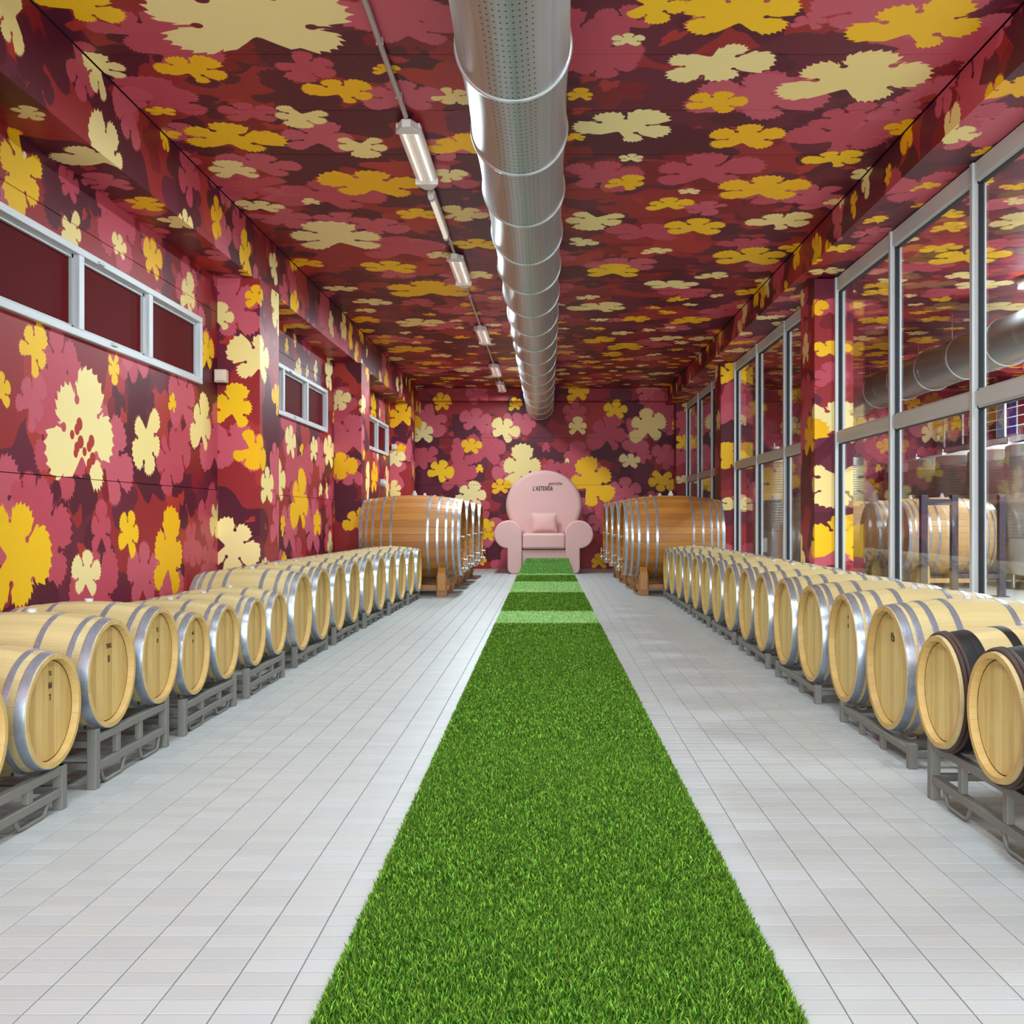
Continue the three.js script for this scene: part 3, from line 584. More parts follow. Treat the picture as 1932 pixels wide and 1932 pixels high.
const SMALL = { L: 0.95, rb: 0.345, rh: 0.293, th: 0.026, croze: 0.036, n: 28, boards: 8, hoops: [[0.03, 0.05], [0.105, 0.034], [0.3, 0.036]] };
const MID = { L: 0.97, rb: 0.362, rh: 0.313, th: 0.026, croze: 0.036, n: 28, boards: 8, hoops: [[0.032, 0.056], [0.115, 0.034], [0.3, 0.036]] };
const BIG = { L: 1.1, rb: 0.455, rh: 0.405, th: 0.034, croze: 0.045, n: 34, boards: 9, hoops: [[0.034, 0.058], [0.105, 0.044], [0.21, 0.04], [0.36, 0.042]] };
const BLACK = { ...SMALL, L: 0.95 };

// barrel places: [kind, row side, depth, head face x, height of the axis]
const ROW = [];
const left = (kind, d, xf, y) => ROW.push([kind, -1, d, xf, y]), right = (kind, d, xf, y) => ROW.push([kind, 1, d, xf, y]);
left('s', 4.5, 2.54, 0.553);
left('s', 5.27, 2.55, 0.553); left('m', 6.03, 2.57, 0.632); left('m', 6.79, 2.575, 0.632); left('s', 7.5, 2.585, 0.549); left('s', 8.24, 2.585, 0.547); left('s', 9.0, 2.57, 0.542); left('s', 9.74, 2.57, 0.542);
for (let i = 0; i < 10; i++) left('b', 10.78 + i * 0.945, 2.585 - Math.max(0, i - 3) * 0.025, 0.56);
right('k', 3.92, 1.97, 0.645); right('k', 4.62, 2.02, 0.645); right('k', 5.38, 2.05, 0.633);
for (let i = 0; i < 14; i++) right('b', 6.76 + i * 0.985, 2.235 + (i > 4 ? 0.02 : 0), 0.56);
const ORD = ['first', 'second', 'third', 'fourth', 'fifth', 'sixth', 'seventh', 'eighth', 'ninth', 'tenth', 'eleventh', 'twelfth', 'thirteenth', 'fourteenth'];
const LS = [
  'pale oak barrel cut by the left photo edge, only its rim visible',
  'pale oak barrel with wide galvanised hoop, whole head, on the nearest left grey rack',
  'larger-hooped oak barrel with dark stamp on head, near end of the tall left rack',
  'larger-hooped oak barrel with dark stamp on head, far end of the tall left rack',
  'small oak barrel with tan head, near end of the second low left rack',
  'small oak barrel with pale chime, far end of the second low left rack',
  'small oak barrel with paired bright hoops, near end of the third low left rack',
  'small oak barrel directly in front of the first big barrel of the left row',
];
const protos = {};
let bl = 0, br = 0, nl = 0;
const spec = { s: SMALL, m: MID, b: BIG, k: BLACK };
for (const [kind, side, d, xf, y] of ROW) {
  const s = spec[kind], pos = [side * (xf + s.L / 2), y, -d], yaw = (side < 0 ? 0 : Math.PI) + rr(-0.018, 0.018);
  let label, group;
  if (side < 0 && kind !== 'b') { label = LS[nl++]; group = 'small oak barrels at the front of the left row'; }
  else if (side < 0) { bl++; label = bl === 1 ? 'nearest big oak barrel of the left row, long body showing behind small ones' : bl === 10 ? 'last big oak barrel of the left row, right against the orange-brown vat' : `${ORD[bl - 1]} big oak barrel of the left row, counted from the small barrels`; group = 'big oak barrels in the left row'; }
  else if (kind === 'k') { label = ['black-hooped oak barrel mostly cut off by the right photo edge', 'black-hooped oak barrel with full pale head, nearest whole one on the right', 'black-hooped oak barrel next to the silver-hooped barrels on the right'][br++]; group = 'black-hooped barrels on the right'; }
  else { const k = ++protos.nr || (protos.nr = 1); label = k === 1 ? 'first big silver-hooped barrel of the right row, beside the black-hooped ones' : k === 14 ? 'last big silver-hooped barrel of the right row, right against the vat' : `${ORD[k - 1]} big silver-hooped oak barrel of the right row, counted from the black-hooped barrels`; group = 'big oak barrels in the right row'; }
  const name = { s: 'barrel', m: 'barrel', b: 'large_barrel', k: 'barrel' }[kind];
  let o;
  if (!protos[kind]) { o = protos[kind] = makeBarrel(s, kind === 'k' ? 'black' : 'zinc', name, label, group); o.position.set(...pos); o.rotation.y = yaw; }
  else { o = copy(protos[kind], pos, label, yaw); o.userData.group = group; }
  protos['o' + side + d] = o;
  if (side < 0) o.traverse((m) => { const k = oakHead.indexOf(m.material); if (k >= 0) m.material = oakHeadWarmShaded[k]; });
  else o.traverse((m) => { const k = oakHeadWarmShaded.indexOf(m.material); if (k >= 0) m.material = oakHead[k]; });
}
// cooper's stamps on the heads of the nearest barrels
function stamp(o, s, lines, y0, size, z0 = 0) {
  lines.forEach((l, i) => { const m = obj('stamp', flatText(l, size * (i ? 1.25 : 0.9), font, 0.0012).translate(z0, y0 - i * size * 2.4, 0).rotateY(Math.PI / 2).translate(s.L / 2 - s.croze + 0.0004, 0, 0), ink, o); m.userData.label = 'dark stamped mark on the head'; });
}
stamp(protos['o-1' + 5.27], SMALL, ['TL', 'M', 'T'], 0.19, 0.026, 0.02);
stamp(protos['o-1' + 6.03], MID, ['TML', 'B'], 0.16, 0.032, 0.02);
stamp(protos['o-1' + 6.79], MID, ['TL', 'o'], 0.17, 0.03, 0.02);
stamp(protos['o-1' + 7.5], SMALL, ['MT', 'o'], 0.15, 0.024, 0.02);
stamp(protos['o1' + 6.76], BIG, ['fb'], 0.2, 0.06, 0.02);
stamp(protos['o1' + 7.745], BIG, ['d', 'n'], 0.24, 0.03, 0.02);
stamp(protos['o1' + 4.62], BLACK, ['XAX', 'mc'], 0.19, 0.036, -0.08);
stamp(protos['o1' + 5.38], BLACK, ['XA', 'mc'], 0.19, 0.036, -0.08);

// ---------------------------------------------------------------- steel racks, two barrels to a rack
function makeRack(name, label, len, depth, h, o) {
  const r = thing(name, label, 'rack', [0, 0, 0], 0, o.group), t = 0.045;
  for (const x of [0, -depth]) {
    obj('top_rail', rbox(t, t, len, 0.004, x, h - t / 2, 0), rackSteel, r);
    if (o.low !== undefined) obj('bottom_rail', rbox(t, t, len, 0.004, x, o.low + t / 2, 0), rackSteel, r);
    for (const e of [-1, 1]) obj('post', rbox(0.055, h + o.over, 0.055, 0.004, x, (h + o.over) / 2, e * (len / 2 - 0.027)), rackSteel, r);
    const lo = o.low === undefined ? 0 : o.low + t;
    for (const z of o.mid) obj('upright', rbox(0.035, h - t - lo, 0.05, 0.004, x, (h - t + lo) / 2, z * len), rackSteel, r);
    for (const z of o.cradle) {
      const pts = [], R = o.rest;      // saddle bent to the barrel
      for (let k = 0; k <= 8; k++) { const a = (k / 8 - 0.5) * 0.9; pts.push(new THREE.Vector3(x - 0.05, h + 0.012 + R - Math.cos(a) * R, z + Math.sin(a) * R)); }
      obj('cradle', new THREE.TubeGeometry(new THREE.CatmullRomCurve3(pts), 12, 0.011, 6), rackSteel, r);
    }
    if (o.skid) for (const e of [-0.25, 0.25]) {
      const c = new THREE.CatmullRomCurve3([[-0.17, o.low], [-0.12, 0.016], [0, 0.014], [0.12, 0.016], [0.17, o.low]].map(([z, y]) => new THREE.Vector3(x, y, e * len + z)), false, 'catmullrom', 0.2);
      obj('skid', new THREE.TubeGeometry(c, 16, 0.013, 6), rackSteel, r);
    }
  }
  for (const e of [-1, 1]) for (const y of o.cross) obj('cross_bar', rbox(depth, 0.04, 0.04, 0.004, -depth / 2, y, e * (len / 2 - 0.03)), rackSteel, r);
  return r;
}
const gr = 'grey steel barrel racks';
function rackRow(defs) {
  for (const [side, d, xf, len, h, low, over, label, mids, gap, rest] of defs) {
    const r = makeRack('barrel_rack', label, len, side < 0 ? 0.82 : 0.86, h, { low, over, mid: mids, cradle: [-gap / 2, gap / 2], rest, skid: low !== undefined, cross: low !== undefined ? [h - 0.05, low + 0.03] : [h - 0.04], group: gr });
    r.position.set(side * xf, 0, -d); if (side > 0) r.rotation.y = Math.PI;
  }
}
rackRow([
  [-1, 4.8, 2.6, 1.3, 0.235, 0.075, 0, 'grey steel rack under the nearest left barrels, cut by the left photo edge', [-0.22, 0.22], 0.77, 0.34],
  [-1, 6.36, 2.6, 1.12, 0.305, 0.1, 0.035, 'taller grey steel rack under the two stamped barrels on the left', [-0.1, 0.2], 0.76, 0.35],
  [-1, 7.82, 2.6, 1.2, 0.228, 0.075, 0.03, 'second low grey rack on the left, just past the tall rack', [-0.18, 0.16], 0.74, 0.34],
  [-1, 9.32, 2.59, 1.2, 0.225, 0.075, 0.03, 'third low grey rack on the left, before the first big barrel', [-0.18, 0.16], 0.74, 0.34],
  [-1, 11.25, 2.62, 1.5, 0.13, undefined, 0.09, 'low grey rack under the two nearest big barrels on the left', [-0.12, 0.18], 0.945, 0.45],
  [-1, 13.14, 2.61, 1.5, 0.13, undefined, 0.09, 'low grey rack under the third and fourth big left barrels', [-0.12, 0.18], 0.945, 0.45],
  [-1, 15.03, 2.58, 1.5, 0.13, undefined, 0.09, 'low grey rack under the fifth and sixth big left barrels', [-0.12, 0.18], 0.945, 0.45],
  [-1, 16.92, 2.53, 1.5, 0.13, undefined, 0.09, 'low grey rack under the seventh and eighth big left barrels', [-0.12, 0.18], 0.945, 0.45],
  [-1, 18.81, 2.49, 1.5, 0.13, undefined, 0.09, 'low grey rack under the last two big left barrels', [-0.12, 0.18], 0.945, 0.45],
  [1, 4.95, 2.13, 1.4, 0.32, 0.09, 0.02, 'grey steel rack under the black-hooped barrels at the right photo edge', [-0.17, 0.2], 0.76, 0.34],
  [1, 7.02, 2.25, 1.5, 0.13, undefined, 0.025, 'low grey rack under the two nearest big barrels on the right', [-0.12, 0.18], 0.985, 0.45],
  [1, 9.22, 2.25, 1.5, 0.13, undefined, 0.025, 'low grey rack under the third and fourth big right barrels', [-0.12, 0.18], 0.985, 0.45],
  [1, 11.19, 2.26, 1.5, 0.13, undefined, 0.025, 'low grey rack under the fifth and sixth big right barrels', [-0.12, 0.18], 0.985, 0.45],
  [1, 13.16, 2.27, 1.5, 0.13, undefined, 0.025, 'low grey rack under the seventh and eighth big right barrels', [-0.12, 0.18], 0.985, 0.45],
  [1, 15.13, 2.27, 1.5, 0.13, undefined, 0.025, 'low grey rack under the ninth and tenth big right barrels', [-0.12, 0.18], 0.985, 0.45],
  [1, 17.1, 2.27, 1.5, 0.13, undefined, 0.025, 'low grey rack under the eleventh and twelfth big right barrels', [-0.12, 0.18], 0.985, 0.45],
  [1, 19.07, 2.27, 1.5, 0.13, undefined, 0.025, 'low grey rack under the last two big right barrels', [-0.12, 0.18], 0.985, 0.45],
]);

// ---------------------------------------------------------------- large oak vats lying on timber cradles
const VAT = { L: 2.0, rb: 0.86, rh: 0.765, th: 0.05, croze: 0.07 };
function vatStave(s, n) {
  const P = [], U = [], NX = 16, a = Math.PI / n, xs = []; for (let i = 0; i <= NX; i++) xs.push(-s.L / 2 + s.L * i / NX);
  const pt = (x, j, r) => { const g = [-a * 0.985, -a * 0.9, 0, a * 0.9, a * 0.985][j], q = r - (j === 0 || j === 4 ? 0.003 : 0); return [x, Math.cos(g) * q, Math.sin(g) * q]; };
  const quad = (A, B, C, D, u0, u1, v0, v1) => { P.push(...A, ...B, ...C, ...A, ...C, ...D); U.push(u0, v0, u1, v0, u1, v1, u0, v0, u1, v1, u0, v1); };
  for (let j = 0; j < 4; j++) {
    const v0 = j * 0.04, v1 = v0 + 0.04;
    for (let i = 0; i < NX; i++) { const r0 = profile(s, xs[i]), r1 = profile(s, xs[i + 1]); quad(pt(xs[i], j, r0), pt(xs[i + 1], j, r1), pt(xs[i + 1], j + 1, r1), pt(xs[i], j + 1, r0), xs[i], xs[i + 1], v0, v1); quad(pt(xs[i + 1], j, r1 - s.th), pt(xs[i], j, r0 - s.th), pt(xs[i], j + 1, r0 - s.th), pt(xs[i + 1], j + 1, r1 - s.th), xs[i], xs[i + 1], v0, v1); }
    const x = s.L / 2, ro = s.rh, ri = s.rh - s.th;
    quad(pt(x, j, ro), pt(x, j, ri), pt(x, j + 1, ri), pt(x, j + 1, ro), 0, s.th, v0, v1);
    quad(pt(-x, j + 1, ro), pt(-x, j + 1, ri), pt(-x, j, ri), pt(-x, j, ro), 0, s.th, v0, v1);
  }
  const g = new THREE.BufferGeometry();
  g.setAttribute('position', new THREE.Float32BufferAttribute(P, 3)); g.setAttribute('uv', new THREE.Float32BufferAttribute(U, 2)); g.computeVertexNormals();
  return g;
}
function makeVat(label, group) {
  const s = VAT, n = 36, t = thing('wine_vat', label, 'vat', [0, 0, 0], 0, group), sg = vatStave(s, n), cy = 1.15;
  for (let k = 0; k < n; k++) { const m = obj('stave', sg, vatWood[(k * 7 + (k % 5) * 3) % 4], t); m.position.y = cy; m.rotation.x = k / n * 2 * Math.PI; }
  for (const e of [1, -1]) for (const [off, w] of [[0.035, 0.06], [0.15, 0.045], [0.28, 0.045], [0.45, 0.045], [0.64, 0.045]]) { const h = obj('hoop', hoopGeo(s, e * (s.L / 2 - off), w, 0.004), zinc, t); h.position.y = cy; }
  for (const e of [1, -1]) {
    const h = new THREE.Group(); h.name = 'head'; h.position.set(e * (s.L / 2 - s.croze), cy, 0); if (e < 0) h.rotation.y = Math.PI; t.add(h);
    headBoards(s.rh - s.th - 0.003, 9, 0.05, 0.004, 72).forEach((g, i) => obj('board', g, vatHeadWood[i % 2], h));
  }
  const xf = s.L / 2 - s.croze;
  const door = obj('hatch', [rbox(0.05, 0.4, 0.3, 0.02, xf + 0.02, cy - 0.45, 0), rbox(0.05, 0.05, 0.42, 0.01, xf + 0.05, cy - 0.45, 0)], vatHeadWood[1], t);
  obj('handle', [rod([xf + 0.05, cy - 0.45, 0], [xf + 0.16, cy - 0.45, 0], 0.014), rod([xf + 0.15, cy - 0.53, 0], [xf + 0.15, cy - 0.37, 0], 0.012)], steel, door);
  obj('valve', [rod([xf, cy - 0.62, 0.2], [xf + 0.17, cy - 0.62, 0.2], 0.022), rod([xf + 0.12, cy - 0.7, 0.2], [xf + 0.12, cy - 0.55, 0.2], 0.018), new THREE.SphereGeometry(0.034, 12, 8).translate(xf + 0.12, cy - 0.62, 0.2)], steel, t);
  obj('sample_tap', [rod([xf, cy + 0.02, 0.12], [xf + 0.1, cy + 0.02, 0.12], 0.012), rod([xf + 0.08, cy - 0.02, 0.12], [xf + 0.08, cy + 0.04, 0.12], 0.01)], steel, t);
  obj('stopper', [cyl(0.05, 0.05, 0, cy + s.rb + 0.02, 0), cyl(0.03, 0.06, 0, cy + s.rb + 0.06, 0)], bungMat, t);
  for (const x of [0.62, -0.62]) {   // cradle: a saddle beam across with two feet
    const r = profile(s, x) + 0.006, sh = new THREE.Shape();
    sh.moveTo(-0.72, 0.12); sh.lineTo(0.72, 0.12); sh.lineTo(0.72, 0.47);
    const a0 = Math.atan2(0.66, cy - 0.5);
    for (let k = 0; k <= 16; k++) { const a = a0 * (1 - 2 * k / 16); sh.lineTo(Math.sin(a) * r, cy - Math.cos(a) * r); }
    sh.lineTo(-0.72, 0.47); sh.closePath();
    obj('saddle', new THREE.ExtrudeGeometry(sh, { depth: 0.14, bevelEnabled: true, bevelSize: 0.006, bevelThickness: 0.006, bevelSegments: 1, bevelOffset: -0.006 }).rotateY(Math.PI / 2).translate(x - 0.07, 0, 0), vatHeadWood[0], t);
    for (const z of [-0.6, 0.6]) obj('foot', rbox(0.2, 0.42, 0.18, 0.012, x, 0.21, z), vatWood[2], t);
  }
  for (const z of [-0.5, 0.5]) obj('sill_beam', rbox(1.5, 0.1, 0.1, 0.008, 0, 0.17, z), vatWood[0], t);
  return t;
}
const VG = 'oak vats at the end of the hall';
const vat = makeVat('orange-brown oak vat on timber feet, nearest of the left vats beside the barrel row', VG);
vat.position.set(-2.72, 0, -20.75);
['second oak vat of the left group, its bright hoops showing behind the nearest vat', 'third oak vat of the left group, mostly behind the second', 'last oak vat of the left group, closest to the pink throne'].forEach((l, i) => copy(vat, [-2.74 + i * 0.01, 0, -22.65 - i * 1.9], l, 0));
['orange-brown oak vat on timber feet, nearest of the right vats beside the barrel row', 'second oak vat of the right group, just behind the nearest vat', 'third oak vat of the right group, bright hoops in a narrow strip', 'last oak vat of the right group, closest to the pink throne'].forEach((l, i) => copy(vat, [2.525 - i * 0.02, 0, -20.98 - i * 1.85], l, Math.PI));

// ---------------------------------------------------------------- the pink throne, its cushion and lettering
{
  const fabric = phys({ color: 0xcfa19b, roughness: 0.8, sheen: 0.35, sheenRoughness: 0.6, sheenColor: new THREE.Color(0xffe0dc) });
  const t = thing('throne_armchair', 'giant pink armchair with oval back and scroll arms at the end of the green runner', 'armchair', [-0.12, 0, -28.1]);
  const armShape = new THREE.Shape();   // seen from the front, right arm: x outwards
  armShape.moveTo(0.6, 0); armShape.lineTo(0.86, 0); armShape.quadraticCurveTo(1.0, 0.02, 1.0, 0.2); armShape.lineTo(1.0, 0.7);
  const cx = 0.98, cyy = 1.09, R = 0.39;
  for (let k = 0; k <= 30; k++) { const a = -1.45 + k / 30 * 4.5; armShape.lineTo(cx + Math.cos(a) * R, cyy + Math.sin(a) * R); }
  armShape.lineTo(0.6, 0.98); armShape.closePath();
  const ag = new THREE.ExtrudeGeometry(armShape, { depth: 1.7, bevelEnabled: true, bevelSize: 0.035, bevelThickness: 0.05, bevelSegments: 4, bevelOffset: -0.035, curveSegments: 10 });
  obj('arm', ag.clone().translate(0, 0, -1.75), fabric, t);
  const la = ag.clone().translate(0, 0, -1.75).scale(-1, 1, 1), ix = la.index; // mirrored: turn the faces round again
  { const p = la.attributes.position, nrm = la.attributes.normal; for (let i = 0; i < p.count; i += 3) for (const A of [p, nrm, la.attributes.uv]) { const s = A.itemSize; for (let c = 0; c < s; c++) { const v = A.array[(i + 1) * s + c]; A.array[(i + 1) * s + c] = A.array[(i + 2) * s + c]; A.array[(i + 2) * s + c] = v; } } }
  obj('arm', la, fabric, t);
  obj('base', rbox(1.22, 0.64, 1.55, 0.03, 0, 0.34, -0.92), fabric, t);
  obj('seat_cushion', rbox(1.2, 0.44, 1.5, 0.075, 0, 0.9, -0.82, 5), fabric, t);
  const back = new THREE.Shape(); for (let k = 0; k < 72; k++) { const a = k / 72 * 2 * Math.PI, x = Math.cos(a) * 1.1, y = Math.sin(a) * 1.02; k ? back.lineTo(x, y) : back.moveTo(x, y); } back.closePath();
  obj('backrest', new THREE.ExtrudeGeometry(back, { depth: 0.22, bevelEnabled: true, bevelSize: 0.13, bevelThickness: 0.13, bevelSegments: 8, bevelOffset: -0.13, curveSegments: 48 }).rotateX(-0.06).translate(0, 1.9, -1.62), fabric, t);
  const back2 = rbox(1.24, 0.9, 0.3, 0.08, 0, 0.7, -1.8); obj('back_support', back2, fabric, t);
  const black = std({ color: 0x2e1a18, roughness: 0.7 });
  const l = obj('lettering', flatText("L'ASTEMIA", 0.125, font, 0.004).scale(0.67, 1, 1).rotateX(-0.06).translate(-0.03, 2.4, -1.292), black, t);
  l.userData.label = 'dark printed winery name on the backrest';
  const sc = obj('script', flatText('pentita', 0.085, fontThin, 0.004).applyMatrix4(new THREE.Matrix4().makeShear(0, 0, 0.35, 0, 0, 0)).rotateX(-0.06).translate(0.33, 2.53, -1.3), black, t);
  sc.userData.label = 'small dark slanted script above the name';
  const cu = new THREE.BoxGeometry(0.74, 0.56, 0.24, 16, 12, 4), p = cu.attributes.position;   // plump cushion with drawn-out corners
  for (let i = 0; i < p.count; i++) { const x = p.getX(i) / 0.37, y = p.getY(i) / 0.28, b = Math.pow(Math.max(0, 1 - x * x), 0.45) * Math.pow(Math.max(0, 1 - y * y), 0.45); p.setZ(i, Math.sign(p.getZ(i)) * (0.012 + 0.12 * b) * (Math.abs(p.getZ(i)) > 0.1 ? 1 : 0.5)); const pin = 1 - 0.06 * (1 - x * x) * 0 - 0.07 * (1 - Math.abs(x)) * Math.abs(y) * 0.5; p.setY(i, p.getY(i) * pin + 0.006 * Math.sin(9 * x + 3 * y) * b); p.setX(i, p.getX(i) * (1 - 0.05 * (1 - Math.abs(y)))); }
  cu.computeVertexNormals();
  const c = thing('cushion', 'small square pink cushion leaning on the oval back of the throne', 'cushion', [-0.11, 1.412, -29.06]);
  c.rotation.x = -0.14;
  obj('cover', cu, fabric, c);
  obj('piping', [rod([-0.365, -0.276, 0], [0.365, -0.276, 0], 0.008), rod([-0.365, 0.276, 0], [0.365, 0.276, 0], 0.008)], fabric, c);
}

// ---------------------------------------------------------------- spiral-duct under the ceiling
function makeDuct(label, x, y, r, d0, d1, first, pitch) {
  const t = thing('ventilation_duct', label, 'duct', [x, y, 0]);
  const map = ductMap, mat = std({ color: 0xb4b7b6, metalness: 0.78, roughness: 0.36, map });
  let n = 0;
  for (let d = first; d < d1; d += pitch, n++) {
    const e = Math.min(d + pitch, d1) - 0.01, L = e - d, pts = [];
    for (let k = 0; k <= 10; k++) { const u = k / 10; pts.push(new THREE.Vector2(r * (1 + 0.012 - 0.04 * Math.sin(Math.PI * u)), -L * u)); }
    const g = new THREE.LatheGeometry(pts, 72, Math.PI).rotateX(Math.PI / 2).translate(0, 0, -d);
    obj('section', g, mat, t);
    const ring = new THREE.LatheGeometry([[r * 1.0, -0.02], [r * 1.045, -0.014], [r * 1.05, 0], [r * 1.045, 0.014], [r * 1.0, 0.02]].map((a) => new THREE.Vector2(...a)), 72).rotateX(Math.PI / 2).translate(0, 0, -d);
    obj('joint_ring', ring, ductRing, t);
    if (n % 2 === 0) obj('hanger', [rod([-r * 0.7, r * 0.72, -d - 0.02], [-r * 0.7, YC - y, -d - 0.02], 0.006, 6), rod([r * 0.7, r * 0.72, -d - 0.02], [r * 0.7, YC - y, -d - 0.02], 0.006, 6)], ductRing, t);
  }
  return t;
}
const ductRing = std({ color: 0xc9cccc, metalness: 0.8, roughness: 0.3 });
const ductMap = canvasTex(2048, 1024, (g, W, H) => {
  g.fillStyle = '#ffffff'; g.fillRect(0, 0, W, H);
  for (let i = 0; i < 260; i++) { g.globalAlpha = 0.05; g.fillStyle = rnd() < 0.5 ? '#888' : '#fff'; g.fillRect(rnd() * W, 0, rr(2, 18), H); }
  g.globalAlpha = 1; g.fillStyle = '#3a3b3a';
  for (let c = 0; c < 9; c++) { const x = W * 0.5 + (c - 4) * 33; for (let y = 30; y < H - 20; y += 50) { g.beginPath(); g.ellipse(x, y, 5.5, 5, 0, 0, 7); g.fill(); } }
});
makeDuct('large perforated round steel duct hung under the ceiling over the green runner', -0.245, 4.885, 0.4, 0, 30.98, 7.165 - 4 * 1.545, 1.545);
makeDuct('round steel duct seen through the glass in the tank hall', 8.0, 4.62, 0.42, 0, 30.9, 2.4, 1.7);

// ---------------------------------------------------------------- fluorescent lamps and their conduit
const lampBody = std({ color: 0xd9cfc9, roughness: 0.5 });
const lampClear = phys({ color: 0xffffff, roughness: 0.25, transmission: 0.75, thickness: 0, ior: 1.45 });
const tubeGlow = std({ color: 0xffffff, emissive: 0xfff3e4, emissiveIntensity: 1.6, roughness: 0.5 });
const tubeOff = std({ color: 0xe9ded4, emissive: 0xfff0e0, emissiveIntensity: 0.5, roughness: 0.4 });
function makeLamp(label, L, W, group) {
  const t = thing('ceiling_lamp', label, 'lamp', [0, 0, 0], 0, group);
  obj('housing', [rbox(W, 0.05, L - 0.16, 0.015, 0, 0.05, 0), rbox(W * 0.5, 0.03, L - 0.3, 0.01, 0, 0.085, 0)], lampBody, t);
  for (const e of [-1, 1]) {
    const sh = new THREE.Shape(); sh.moveTo(-W / 2, 0); sh.lineTo(W / 2, 0); sh.lineTo(W / 2, 0.02); sh.lineTo(W * 0.16, 0.19); sh.lineTo(-W * 0.16, 0.19); sh.lineTo(-W / 2, 0.02); sh.closePath();
    obj('end_cap', new THREE.ExtrudeGeometry(sh, { depth: 0.06, bevelEnabled: true, bevelSize: 0.006, bevelThickness: 0.008, bevelSegments: 2 }).rotateX(e * Math.PI / 2).translate(0, e < 0 ? -0.02 : 0.055, e * (L / 2 - 0.15)), lampBody, t);
  }
  const n = 14, sh = new THREE.Shape(), w = W / 2 - 0.006;   // ribbed clear cover
  sh.moveTo(-w, 0.03); for (let k = 0; k <= n; k++) { const a = Math.PI + k / n * Math.PI, q = k % 2 ? 0.94 : 1; sh.lineTo(Math.cos(a) * w * q, 0.03 + Math.sin(a) * 0.06 * q); }
  sh.lineTo(w, 0.03); sh.lineTo(w - 0.004, 0.032); for (let k = n; k >= 0; k--) { const a = Math.PI + k / n * Math.PI, q = k % 2 ? 0.94 : 1; sh.lineTo(Math.cos(a) * (w - 0.004) * q, 0.034 + Math.sin(a) * 0.055 * q); }
  sh.closePath();
  obj('cover', new THREE.ExtrudeGeometry(sh, { depth: L - 0.3, bevelEnabled: false }).translate(0, 0, -(L - 0.3) / 2), lampClear, t);
  for (const x of [-0.24, 0.24]) obj('tube', rod([x * W, 0.015, -(L / 2 - 0.17)], [x * W, 0.015, L / 2 - 0.17], 0.013, 10), tubeGlow, t);
  return t;
}
const lampLabel = ['nearest fluorescent ceiling lamp left of the round duct, clear ribbed cover', 'second fluorescent ceiling lamp along the pipe, pinkish cover', 'third fluorescent ceiling lamp along the pipe', 'fourth fluorescent ceiling lamp along the pipe, seen very small', 'last fluorescent ceiling lamp along the pipe, near the back wall'];
const lampD = [10.65, 15.6, 21.1, 26.1, 29.4], LX = -1.355, LY = 5.3;
let lamp0;
lampD.forEach((d, i) => {
  if (!lamp0) { lamp0 = makeLamp(lampLabel[0], 1.75, 0.24, 'fluorescent lamps along the ceiling pipe'); lamp0.position.set(LX, LY, -d); }
  else copy(lamp0, [LX, LY, -d], lampLabel[i]);
});
for (const [d, k] of [...lampD.map((d, i) => [d, [1, 1.12, 1.65, 1.9, 0.2][i]]), [5.5, 0.6], [0.4, 0.7], [-4.6, 0.8]]) areaLight(0.3, 1.6, LAMP * k, WHITE, [LX, LY - 0.09, -d], [LX, 0, -d - 0.0001]);  // the entries after lampD light added lamps out of view
for (const [i, d] of [5.6, 0.6, -4.4].entries()) {  // added lamps out of view, to brighten the right side
  copy(lamp0, [1.3, LY, -d], ['added unseen fluorescent lamp right of the duct, just before the camera view', 'added unseen fluorescent lamp right of the duct, above the camera', 'added unseen fluorescent lamp right of the duct, near the added gate'][i]);
  areaLight(0.3, 1.6, LAMP * 0.8, WHITE, [1.3, LY - 0.09, -d], [1.3, 0, -d - 0.0001]);
}
for (const [i, d] of [5.5, 0.4, -4.6].entries()) copy(lamp0, [LX, LY, -d], ['added unseen fluorescent lamp just above the camera', 'added unseen fluorescent lamp behind the camera', 'added unseen fluorescent lamp near the added gate'][i]);  // the left row carried on out of view with added lamps
{
  const t = thing('emergency_lamp', 'slim single-tube lamp on the pipe behind the nearest ceiling lamp', 'lamp', [LX - 0.01, LY + 0.01, -12.75]);
  obj('housing', rbox(0.09, 0.08, 1.75, 0.02, 0, 0.04, 0), lampBody, t);
  obj('tube', rod([0, -0.02, -0.8], [0, -0.02, 0.8], 0.03, 12), tubeOff, t);
  obj('end_cap', [cyl(0.036, 0.09, 0, 0, 0).rotateX(Math.PI / 2).translate(0, -0.02, 0.84), cyl(0.036, 0.09, 0, 0, 0).rotateX(Math.PI / 2).translate(0, -0.02, -0.84)], lampBody, t);
  const p = thing('conduit', 'thin grey conduit pipe running along the ceiling between the lamps', 'pipe', [LX, LY + 0.075, 0]);
  const cm = std({ color: 0xb9a8a2, roughness: 0.4, metalness: 0.3 });
  const ends = [9.7, 11.6, 11.85, 13.65, 14.7, 16.5, 20.2, 22, 25.2, 27, 28.5];
  obj('pipe', rod([0, 0, 6], [0, 0, -ends[0]], 0.025, 12), cm, p);
  for (const [a, b] of [[11.5, 11.9], [13.6, 14.75], [16.45, 20.25], [21.9, 25.25], [26.95, 28.55], [30.25, 30.45]]) obj('pipe', rod([0, 0, -a], [0, 0, -b], 0.02, 12), cm, p);
  for (const d of [8.2, 9.25, 14.2, 17.6, 19.2, 23.4]) obj('clip', [rbox(0.06, 0.06, 0.025, 0.004, 0, 0.012, -d)], cm, p);
}
